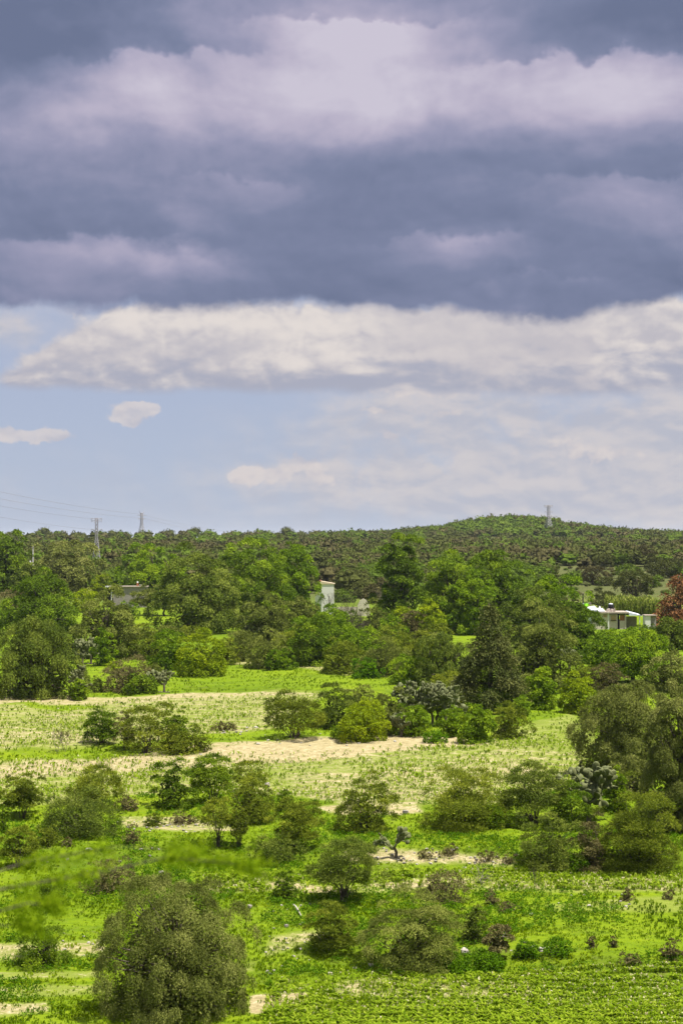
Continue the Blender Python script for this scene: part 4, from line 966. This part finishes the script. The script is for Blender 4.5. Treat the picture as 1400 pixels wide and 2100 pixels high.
plant('shrub', 718, 1312, 52, 50, 'dark bush at the foot of the leaning dead tree', 'deep')
# -- scrub between the bright strip and the hedge, centre
for a in ((742, 1358, 96, 62, 'green rolling bush left in the central scrub', 'green'), (800, 1350, 86, 56, 'flat yellowish bush high in the central scrub', 'olive'),
          (850, 1374, 90, 72, 'rounded yellow green bush in the central scrub', 'olive'), (780, 1388, 96, 64, 'twiggy dull bush in the central scrub', 'sage'),
          (836, 1404, 74, 54, 'dark green bush at the lower edge of the central scrub', 'green'), (700, 1384, 88, 64, 'olive bush at the left of the central scrub', 'olive'),
          (752, 1392, 50, 40, 'bright green bush at the lower edge of the central scrub', 'weed'), (880, 1350, 60, 44, 'grey scrubby bush by the narrow clearing', 'sage'),
          (650, 1366, 96, 86, 'big dark green bush right of the bright rounded tree row', 'deep'), (672, 1330, 84, 78, 'bushy green tree below the white building', 'green'),
          (606, 1362, 84, 70, 'olive bush in the long left scrub', 'olive'), (548, 1372, 74, 66, 'green brown bush in the long left scrub', 'sage'),
          (500, 1356, 66, 58, 'dull olive bush with twigs in the long left scrub', 'sage'), (464, 1364, 46, 52, 'small light bush right of the rounded bright tree', 'olive'),
          (574, 1374, 50, 40, 'low bright bush at the front of the long left scrub', 'green'), (622, 1334, 70, 62, 'rounded green bush below the olive tree', 'green'),
          (690, 1300, 54, 48, 'green bush in front of the white building', 'deep')):
    plant('shrub' if a[5] in ('sage', 'olive') else 'round', *a[:5], a[5])
nopal(512, 1324, 30, 40, 'pale prickly pear in the long left scrub', pad=.45)
nopal(586, 1316, 26, 44, 'pale narrow prickly pear below the white building', pad=.45)
plant('bigtree', 540, 1324, 102, 98, 'olive rounded tree in front of the great green trees', 'sage')
plant('bigtree', 620, 1302, 66, 72, 'rounded olive tree left of the white building', 'sage')
# -- great trees, left centre
plant('bigtree', 416, 1300, 158, 156, 'great drooping pepper tree, left one of the big central pair', 'pepperdark', m_=68)
plant('bigtree', 520, 1284, 150, 170, 'great tall green tree in the middle of the big central group', 'deep', m_=74, lump=.28)
plant('bigtree', 600, 1272, 104, 150, 'rounded dense lighter tree at the right of the big central group', 'green', lump=.14)
plant('bigtree', 314, 1230, 118, 102, 'bright green tree behind the small grey house', 'green', m_=48)
plant('acacia', 306, 1262, 60, 54, 'small dark-trunked flat acacia in front of the grey house', 'sage', z0=.42, m_=22, multi=False)
plant('tree', 338, 1264, 56, 62, 'small dark tree touching the flat acacia by the grey house', 'pepperdark')
# -- left mass
plant('bigtree', 12, 1220, 92, 126, 'tall green tree at the upper left picture edge', 'deep')
plant('bigtree', 138, 1226, 128, 108, 'wide olive green tree right of the utility pole', 'pepper', m_=54)
plant('bigtree', 60, 1230, 70, 76, 'lower tree between the two wide ones at upper left', 'pepperdark')
plant('shrub', 205, 1226, 42, 48, 'yellowish bush beside the grey house corner', 'lime')
plant('shrub', 30, 1256, 70, 40, 'brown twiggy bush below the tall left edge tree', 'brown')
plant('bigtree', 86, 1300, 146, 116, 'broad bright green tree in the left thicket', 'deep', m_=57)
plant('round', 178, 1256, 48, 46, 'yellow green bush left of the grey house', 'lime')
plant('bigtree', 216, 1350, 136, 126, 'rounded olive brown tree in the left thicket', 'sage', m_=51)
plant('pepper', 78, 1432, 182, 158, 'massive dome-shaped pepper tree at the left edge beside the field', 'pepperdark', m_=77)
nopal(170, 1432, 46, 66, 'prickly pear at the right foot of the massive dome-shaped tree', pad=.33)
nopal(178, 1362, 44, 52, 'prickly pear tangled with leaves above the massive dome-shaped tree', pad=.38)
plant('round', 214, 1366, 44, 66, 'green bush between prickly pear and olive brown tree', 'green')
plant('round', 164, 1436, 34, 40, 'green leaves at the base of the massive dome-shaped tree', 'green')
plant('shrub', 262, 1422, 92, 62, 'dull dark bush alone on the bright green strip', 'brown', cov=3.4)
nopal(326, 1420, 52, 44, 'dark prickly pear joined to the dull bush on the bright strip', pad=.33)
plant('round', 291, 1424, 60, 40, 'green bush between the dull one and the prickly pear', 'deep')
plant('round', 228, 1380, 28, 20, 'tiny yellow green bush on the bright strip', 'lime')
plant('shrub', 196, 1420, 30, 26, 'small dull bush right of the massive dome-shaped tree', 'sage')
plant('round', 412, 1388, 92, 86, 'rounded bright yellow green tree at the top of the bright strip', 'lime', m_=43, cat='tree')
plant('round', 352, 1376, 84, 74, 'mid green bush left of the rounded bright tree', 'green')
plant('shrub', 308, 1354, 66, 56, 'yellow olive bush below the small clearing', 'olive')
plant('shrub', 352, 1318, 56, 30, 'low greyish bush at the edge of the small clearing', 'sage')
plant('shrub', 296, 1312, 40, 26, 'low dull bush in the small clearing', 'sage')
plant('shrub', 400, 1316, 60, 30, 'light low bush under the great drooping pepper tree', 'olive')
plant('shrub', 318, 1382, 30, 18, 'grey low bush at the top left of the bright strip', 'sage')
plant('shrub', 262, 1338, 40, 50, 'green bush at the right flank of the olive brown tree', 'green')
plant('bigtree', 262, 1272, 40, 34, 'dark little tree below the grey house wall', 'deep')
# -- bare and dead trees
bare(676, 1296, 54, 84, 'leafless dark tree in front of the white building', 5, (-.1, 0), 1)
bare(704, 1318, 94, 106, 'large leaning dead tree with dark crooked limbs right of the white building', 6, (.55, 0), 2, r=.035)
bare(1233, 1292, 16, 16, 'tiny leafless shrub against the farmhouse wall', 3, stems=2, name='bare_shrub', cat='shrub')
bare(782, 1276, 54, 76, 'pale leafless tree between the dead tree and the tall ragged one', 6, (.1, 0), 2, mat='barkpale', leaves=300, lmat='brown')
conifer(1392, 1290, 122, 114, 'rust brown dead conifer at the right picture edge', 'rust', 'dead_conifer', ragged=.12)
# -- open slope at right
for a in ((1216, 1200, 52, 34, 'purplish brown rounded bush on the open right slope', 'hillbrown'), (1300, 1226, 72, 48, 'largest dark domed tree on the open right slope', 'hill'),
          (1240, 1248, 36, 32, 'mushroom-shaped tree on a trunk just above the farmhouse', 'hill'), (1338, 1206, 22, 22, 'small green tree right of the largest domed tree', 'hillgreen'),
          (1375, 1186, 62, 34, 'dark wide tree near the right edge of the open slope', 'hill'), (1283, 1188, 46, 26, 'flat green bush in the middle of the open slope', 'hillgreen'),
          (1165, 1200, 30, 18, 'low bright bush at the left of the open slope', 'hillgreen'), (1240, 1202, 30, 16, 'low dark bush right of the purplish brown one', 'hill'),
          (1235, 1168, 36, 30, 'trunked round tree above the open slope', 'hill'), (1345, 1172, 40, 28, 'umbrella tree with a dark trunk at the top of the open slope', 'hill'),
          (1318, 1158, 44, 36, 'tall dark tree by a bare pink patch at the slope top', 'hillbrown'), (1272, 1164, 30, 24, 'green round tree at the top of the open slope', 'hillgreen')):
    plant('acacia', *a[:5], a[5], cat='tree' if 'tree' in a[4] else 'shrub', z0=.18, m_=22, flat=.6, cov=5)
# low scrub dotted on the open slope
for a in ((706, 1236, 40, 24, 'low green bush beyond the pinkish grey wall', 'hillgreen'), (738, 1228, 44, 30, 'round olive tree beyond the pinkish grey wall', 'hill'), (768, 1238, 44, 34, 'dull bush behind the rounded wall end', 'hillbrown'),
          (716, 1214, 46, 28, 'flat green tree on the low ground beyond the white building', 'hillgreen'), (756, 1208, 46, 28, 'olive tree beyond the white building, left of the tall ragged tree', 'hill'), (780, 1222, 40, 30, 'brownish bush left of the tall ragged tree', 'hillbrown'),
          (700, 1198, 40, 26, 'dull tree just right of the white building roof', 'hill'), (22, 1286, 60, 40, 'bright green bush low at the left picture edge', 'green'), (118, 1252, 50, 34, 'dull bush among the upper left trees', 'sage'),
          (1130, 1206, 46, 30, 'olive tree behind the right thicket', 'hill')):
    plant('round', *a[:5], a[5], cat='tree' if 'tree' in a[4].split(' ')[:4] else 'shrub')
rs = np.random.default_rng(31)
for i in range(110):
    px, row = rs.uniform(1150, 1400), rs.uniform(1166, 1246); w = rs.uniform(9, 20)
    c = at(px, row); wd = w*c.y/F
    k = int(rs.integers(0, 3)); o = thing('scrub_bush', 'low dull scrub bush dotted on the open grassy slope above the farmhouse', 'bush', c, 'scrub dotted over the open right slope', rs.uniform(0, 6.28)); o.scale = (wd, wd, wd*.8)
    link('crown', protos[i % 4][k], None, o)
# skyline domes
for px, w, y_ in ((92, 36, 1290), (231, 26, 1290), (301, 18, 1290), (546, 22, 1285), (590, 32, 1280), (398, 30, 1280), (855, 26, 1285), (20, 24, 1290), (163, 18, 1290), (1242, 22, 1290), (1290, 26, 1290)):
    x = (px-700)/F*y_; wd = w/F*y_; o = thing('skyline_tree', 'dark domed tree standing up on the skyline', 'tree', (x, y_, float(terr(x, y_))-.1), 'domed trees along the skyline', px*.7); o.scale = (wd, wd, wd*1.15)
    link('crown', protos[px % 4][0], None, o); link('trunk', trunkme, None, o)
# cane patch behind the farmhouse
def cane():
    rng = np.random.default_rng(12); V_ = []; T_ = []
    n = 1500; c = at(1300, 1262)
    x0 = at(1257, 1262).x; x1 = at(1350, 1262).x
    px = rng.uniform(x0, x1, n); py = c.y+rng.uniform(0, 12, n); pz = terr(px, py); h = rng.uniform(1.6, 3.0, n)*(.75+.5*fbm(px*.5, py*.5, 3, 2))
    for k in range(7):
        a = rng.uniform(0, 6.28, n); r = rng.uniform(.1, .5, n); b0 = np.stack([px, py, pz+h*rng.uniform(0, .7, n)], 1); tp = b0+np.stack([np.cos(a)*r, np.sin(a)*r, h*.45], 1); md = (b0+tp)/2+np.stack([np.cos(a)*-.08, np.sin(a)*-.08, h*.12], 1)
        w = np.stack([np.sin(a), -np.cos(a), a*0], 1)*.09
        V_.append(np.stack([b0, md+w, tp, md-w], 1)); T_.append(rng.uniform(0, 1, n))
    v = np.concatenate(V_).reshape(-1, 3); q = np.arange(len(v)).reshape(-1, 4)
    tag(link('cane_patch', mesh_from('cane_patch', v, q, np.concatenate(T_)), M['cane']), 'dense patch of yellow green cane behind the farmhouse', 'cane', None, 'stuff')
cane()

# ------------------------------------------------------------------ rocks
def rockmesh(seed):
    rng = np.random.default_rng(seed); n, mm = 9, 6; v = []; q = []
    for a in range(mm+1):
        ph = math.pi*(.03+.94*a/mm)
        for b in range(n):
            th = 2*math.pi*b/n; d = np.array([math.sin(ph)*math.cos(th), math.sin(ph)*math.sin(th), math.cos(ph)])
            v.append(d)
    v = np.array(v); f = 1+.0*v[:, 0]
    for _ in range(12):
        c = unit(rng.normal(size=3)); k = rng.uniform(.5, .85); dd = v@c; f = np.where(dd*f > k, k/np.maximum(dd, .2), f)
    v = v*f[:, None]*.5*(1+rng.normal(0, .03, len(v)))[:, None]; v[:, 2] *= .7; v[:, 2] += .2
    for a in range(mm):
        for b in range(n): q.append((a*n+b, (a+1)*n+b, (a+1)*n+(b+1) % n, a*n+(b+1) % n))
    q.append((0, 1, 2, 3)); return mesh_from('rock', v, np.array(q))
RM = [rockmesh(s) for s in range(8)]
for i, r_ in enumerate(RM): r_.materials.append(M['rock' if i < 5 else 'rockgrey'])
rr_ = np.random.default_rng(4)
ROCKS = [(243, 1688, 8, 'grey round rock at the right tip of the large spreading shrub at left', 5), (183, 1742, 16, 'pale boulder on the slope left of the ledge', 0), (140, 1760, 9, 'flat white rock below the small wiry bush', 1),
 (383, 1706, 8, 'white rock on the stony ledge under the wide olive shrub', 2), (403, 1692, 9, 'grey stone at the right end of the stony ledge', 6), (330, 1790, 14, 'pale rock just above the top of the big pepper tree', 3),
 (950, 1888, 0, '', 0), (953, 1952, 27, 'large pale grey boulder beside the large sprawling bush', 1), (763, 1980, 18, 'white rock on the grass left of the large sprawling bush', 0), (728, 1984, 9, 'little white rock left of the other white rock', 3),
 (1106, 1948, 24, 'white rock pile top at lower right of centre', 2), (1090, 1940, 12, 'small white rock touching the white rock pile', 4), (1206, 1858, 14, 'bright white rock on the right bank, highest of that bank', 0), (1254, 1860, 9, 'small white rock on the right bank between two others', 1),
 (1282, 1858, 9, 'small white rock rightmost on the right bank', 2), (1087, 1875, 14, 'lone white rock on the smooth right bank', 3), (951, 1778, 10, 'white rock at the foot of the stony bank', 4), (774, 1756, 9, 'white rock by the solitary prickly pear', 0),
 (966, 1780, 8, 'little white rock right of the one at the stony bank foot', 1), (622, 1890, 9, 'small white stone right of the big pepper tree, near a pale stick', 0), (657, 1882, 8, 'tiny white stone left of the rounded olive bush', 2),
 (550, 1992, 12, 'pale rock in the rubble heap right of the big pepper tree', 1), (562, 1990, 12, 'second pale rock of the rubble heap right of the big pepper tree', 2), (556, 1996, 12, 'lowest pale rock of the rubble heap right of the big pepper tree', 4), (678, 1997, 14, 'white rock on the grass below the rounded olive bush', 3),
 (602, 1958, 9, 'small grey white rock above the rubble heap', 6), (585, 1922, 8, 'white pebble-sized rock on the pale scree', 0), (588, 1900, 12, 'flat pale rock in the scree right of the big pepper tree', 5), (512, 1862, 16, 'whitish boulder half behind the big pepper tree crown', 5),
 (173, 1918, 8, 'white stone left of the big pepper tree', 1), (132, 1912, 7, 'tiny white stone above the dark round bush', 2), (966, 2006, 8, 'small tan rock at the top of the lowest crop', 5), (413, 1548, 8, 'white rock on the edge of the bare pale field', 0), (548, 1612, 20, 'pale mound rock at the terrace edge behind the olive shrub', 5),
 (831, 1668, 20, 'pale boulder on the terrace edge between two bushes', 5), (1006, 1710, 0, '', 0)]
for px, row, w, l, k in ROCKS:
    if not w: continue
    c = at(px, row); wd = w*c.y/F
    wd *= 1.15; o = link('rock', RM[k], None, None, (c.x, c.y-.2, float(terr(c.x, c.y-.2))-.02)); o.scale = (wd, wd*.8, wd*rr_.uniform(.7, 1.0)); o.rotation_euler = (0, 0, rr_.uniform(0, 6)); tag(o, l, 'rock', 'larger pale rocks on the terraces')
# counted small stones lying on the banks and ledges
def stones():
    n = 0; zones = [((700, 1060), (1738, 1774), 70, .75), ((240, 420), (1682, 1706), 34, .6), ((545, 640), (1850, 1990), 22, .5), ((1120, 1400), (1832, 1866), 12, .5), ((20, 330), (1735, 1800), 10, .6), ((480, 820), (1500, 1530), 18, .2), ((440, 560), (1490, 1508), 12, .3), ((60, 230), (1925, 1965), 14, .2), ((1020, 1130), (1930, 1960), 12, .3)]
    for (xa, xb), (ya, yb), k, g in zones:
        for i in range(k):
            px, row = rr_.uniform(xa, xb), rr_.uniform(ya, yb); c = at(px, row); w = rr_.uniform(4, 10)*c.y/F
            o = link('stone', RM[5+i % 3] if rr_.uniform() < g else RM[i % 5], None, None, (c.x, c.y, c.z)); o.scale = (w*1.1, w*.9, w*.75); o.rotation_euler = (0, 0, rr_.uniform(0, 6)); tag(o, 'small loose stone lying on a terrace bank', 'stone', 'small stones strewn on the banks'); n += 1
stones()
def stick(x0, y0, x1, y1, label, mat, r):
    a, b = at(x0, y0, .1), at(x1, y1, .06); mb = MB(); d = b-a
    mb.tube([(0, 0, 0), d*.35+Vector((0, 0, .08)), d*.7+Vector((0, 0, .05)), d], [r*.6, r, r*.9, r*.4], 6)
    mb.tube([d*.5, d*.5+Vector((.2, .1, .25))], [r*.5, r*.2], 5); tag(link('log', mb.mesh('log', True), M[mat], None, a), label, 'log')
stick(600, 1858, 618, 1882, 'pale bleached branch lying on the grass right of the big pepper tree', 'rock', .04)
stick(340, 1364, 364, 1360, 'grey fallen log at the top of the bright green strip', 'barkpale', .25)
stick(1016, 1930, 1040, 1926, 'thin dead branch lying among the weeds at lower right', 'barkpale', .05)

# ------------------------------------------------------------------ ground cover
def scatter(n, ya, yb, seed, pw=1.6):
    r = np.random.default_rng(seed); y = (ya**(1-pw)+(yb**(1-pw)-ya**(1-pw))*r.uniform(size=n))**(1/(1-pw)); x = r.uniform(-1, 1, n)*(y*.2+3); return r, x, y, terr(x, y)
def dirt_at(x, y, z): return ground_masks(x, y, z)
def blades(r, x, y, z, hgt, nb, wid, lean):
    V_ = []; n = len(x)
    for k in range(nb):
        a = r.uniform(0, 6.28, n); h = hgt*r.uniform(.55, 1.25, n); l = lean*h*r.uniform(.3, 1.2, n)
        ox, oy = r.normal(0, .04, n), r.normal(0, .04, n)
        b = np.stack([x+ox, y+oy, z-.02], 1); dr = np.stack([np.cos(a), np.sin(a), a*0], 1); w = np.stack([-np.sin(a), np.cos(a), a*0], 1)*(wid*h)[:, None]
        m = b+dr*(l*.35)[:, None]+np.array([0, 0, 1])*(h*.62)[:, None]; t = b+dr*l[:, None]+np.array([0, 0, 1])*(h*(1-.25*lean))[:, None]
        V_.append(np.stack([b, m+w, t, m-w], 1))
    return np.stack(V_, 1).reshape(-1, 3)
def cover(name, label, cat, mat, parts):
    V_ = np.vstack([p[0] for p in parts]); T_ = np.concatenate([p[1] for p in parts]); q = np.arange(len(V_)).reshape(-1, 4)
    tag(link(name, mesh_from(name, V_, q, T_), M[mat]), label, cat, None, 'stuff')
# grass tufts
P_ = []
for n, ya, yb, nb, h0 in ((52000, 68, 120, 4, .15), (30000, 120, 240, 3, .22)):
    r, x, y, z = scatter(n, ya, yb, n); d = dirt_at(x, y, z); k = r.uniform(size=n) > d*1.25+(fbm(x*.5, y*.5, 5, 3) < .40)*.6; x, y, z = x[k], y[k], z[k]
    tn = np.clip(fbm(x*.35, y*.25, 15, 4)*1.3-.15+r.normal(0, .16, len(x)), .01, .99)
    P_.append((blades(r, x, y, z, h0*(.5+fbm(x*.4, y*.4, 6, 2)), nb, .16, .6), np.repeat(tn, nb)))
cover('grass', 'short bright green grass over the terraces', 'grass', 'grass', P_)
# maize and weedy crop
CROP = [([(520, 2300), (540, 2060), (560, 2010), (700, 1996), (900, 2004), (1100, 1996), (1250, 1984), (1700, 1976), (1700, 2300)], .85, .27),
        ([(400, 1796), (700, 1790), (900, 1786), (1060, 1782), (1700, 1782), (1700, 1828), (1080, 1826), (830, 1820), (640, 1836), (400, 1828)], .8, .27),
        ([(-500, 1556), (0, 1556), (400, 1545), (700, 1540), (1000, 1515), (1180, 1500), (1210, 1600), (1000, 1650), (560, 1640), (380, 1625), (0, 1650), (-500, 1670)], .55, .27),
        ([(-500, 1436), (-500, 1545), (120, 1532), (420, 1508), (585, 1488), (640, 1445), (690, 1424), (540, 1426), (300, 1434), (140, 1452)], .5, .27)]
P_ = []; PD = []
for n, ya, yb, nb in ((60000, 68, 101, 4), (60000, 105, 185, 3)):
    r, x, y, z = scatter(n, ya, yb, n+5); px, py = proj(x, y, z)
    row = y+x*.03+.1*np.sin(x*.8); sp_ = .62; rowk = np.round(row/sp_)*sp_; y = y+(rowk-row)*.55; z = terr(x, y)
    hh = np.zeros(n); pr = np.zeros(n)
    for poly, a, h in CROP: m = inpoly(px, py, poly); hh = np.where(m, h, hh); pr = np.where(m, a, pr)
    d = dirt_at(x, y, z); k = (r.uniform(size=n) < pr*np.clip(1.25-d*1.15, .06, 1)*np.clip(fbm(x*.3, y*.3, 44, 3)*2.2-.3, .1, 1)); x, y, z, hh = x[k], y[k], z[k], hh[k]
    hh = hh*(.6+.8*fbm(x*.25, y*.2, 71, 3))
    tn = np.clip(.55+r.normal(0, .2, len(x)), .01, .99)
    P_.append((blades(r, x, y, z, hh, nb, .13, .9), np.repeat(tn, nb)))
    # dry stalks of the last harvest
    k2 = r.uniform(size=len(x)) < .65; xs, ys, zs = x[k2]+.2, y[k2]+.2, z[k2]
    PD.append((blades(r, xs, ys, terr(xs, ys), np.full(len(xs), .15), 2, .2, 1.0), np.repeat(r.uniform(0, 1, len(xs)), 2)))
cover('maize_crop', 'young maize plants growing in rows on the terraced fields', 'crop', 'maize', P_)
cover('dry_stalks', 'pale dry stalks lying between the young maize', 'stalks', 'dry', PD)
# broad weeds
P_ = []
r, x, y, z = scatter(14000, 72, 115, 99); px, py = proj(x, y, z); d = dirt_at(x, y, z)
crop = np.zeros(len(x), bool)
for poly, a, h in CROP: crop |= inpoly(px, py, poly)
k = (fbm(x*.22, y*.22, 17, 3) > .45) & (d < .45) & ~crop; x, y, z = x[k], y[k], z[k]
n = len(x); cl = np.stack([x, y, z+.05], 1); sz = r.uniform(.10, .30, n)
v, q, t = foliage(r, cl, np.stack([sz, sz, sz*.6], 1), n*26, .085, .08, .3, 3, .5, .6, .8, zb=.8)
P_.append((v, t)); cover('weeds', 'low leafy weeds in patches on the banks', 'weeds', 'weed', P_)

# ------------------------------------------------------------------ near tree whose leafy branch reaches in from the left
def near_tree():
    y0 = 4.2; x0 = -1.75; z0 = float(terr(x0, y0)); rng = np.random.default_rng(55)
    o = thing('roadside_tree', 'blurred leafy branch of a nearby tree reaching in from the left edge', 'tree', (x0, y0, z0))
    W3 = lambda px, row, d=0.0: np.array([(px-700)/F*(y0+d)-x0, d, CAMZ+(1100-row)/F*(y0+d)-z0])
    mb = MB(); tip = W3(-260, 1880)
    mb.tube([(0, 0, -.2), (.03, 0, .8), (.05, .02, 1.3), (.1, .02, 1.75)], [.05, .042, .035, .02], 8)
    twigs = []
    def bough(pts, r):
        pts = [np.array(p) for p in pts]; mb.tube(pts, np.linspace(r, r*.25, len(pts)), 6)
        for i in range(len(pts)-1):
            for t in np.arange(0.02, 1, .05):
                twigs.append((pts[i]*(1-t)+pts[i+1]*t, unit(pts[i+1]-pts[i])))
    bough([(.05, .02, 1.2), W3(-200, 1860), W3(60, 1812), W3(220, 1786), W3(340, 1757), W3(470, 1768), W3(548, 1792, .05)], .004)
    bough([W3(-160, 1840), W3(60, 1765, .1), W3(240, 1735, .12), W3(400, 1742, .12)], .0025)
    bough([(.05, .02, 1.0), W3(-240, 1960), W3(-60, 1885), W3(60, 1850, -.1), W3(130, 1858, -.1)], .0035)
    bough([W3(-240, 1960), W3(-120, 1915), W3(0, 1895), W3(80, 1900, .05)], .003)
    bough([(.1, .02, 1.75), (-.2, .1, 1.95), (-.5, .15, 2.1)], .01); bough([(.1, .02, 1.6), (-.1, -.3, 1.8), (-.2, -.5, 2.0)], .01)
    V_ = []; T_ = []
    for p_, d_ in twigs:
        for s_ in (-1, 1):
            if rng.uniform() < .15 or math.sin(p_[0]*55+3*math.sin(p_[0]*17)) > .62: continue
            sd_ = unit(np.cross(d_, [0, 0, 1])*0+np.array([d_[0]*.9, rng.normal(0, .5), s_*rng.uniform(.25, .8)])+d_*.4); L = rng.uniform(.03, .065)
            for k in range(6):
                c = p_+sd_*L*(k+.5)/6
                for u_ in (-1, 1):
                    a = unit(sd_*.6+np.array([rng.normal(0, .5), rng.normal(0, .5), u_*.8])); b = unit(np.cross(a, rng.normal(size=3))); l = rng.uniform(.011, .019)
                    V_.append([c, c+a*l*.5+b*l*.17, c+a*l, c+a*l*.5-b*l*.17]); T_.append(np.clip(.5+rng.normal(0, .22), .01, .99))
    v = np.array(V_).reshape(-1, 3); link('foliage', mesh_from('foliage', v, np.arange(len(v)).reshape(-1, 4), T_), M['fore'], o); mb.build('branches', M['bark'], o, True)
near_tree()
print('objects', len(bpy.data.objects), 'faces', sum(len(m.polygons) for m in bpy.data.meshes))

# ------------------------------------------------------------------ air: one closed box of thin haze round the scene
hz = MB(); hz.box(-9000, 9000, -900, 19500, float(GZ.min())-1, float(max(GZ.max()+22, 46)))
hm = newmat('thin pale haze')
pv = E.T.nodes.new('ShaderNodeVolumePrincipled'); pv.inputs['Color'].default_value = (.82, .88, 1, 1); pv.inputs['Density'].default_value = .00004
ho_ = E.T.nodes.new('ShaderNodeOutputMaterial'); E.T.links.new(pv.outputs[0], ho_.inputs['Volume'])
hzo = hz.build('haze', hm); hzo['kind'] = 'stuff'; hzo['label'] = 'thin pale haze in the air over the fields and hills'; hzo['category'] = 'haze'
scene.cycles.volume_bounces = 0
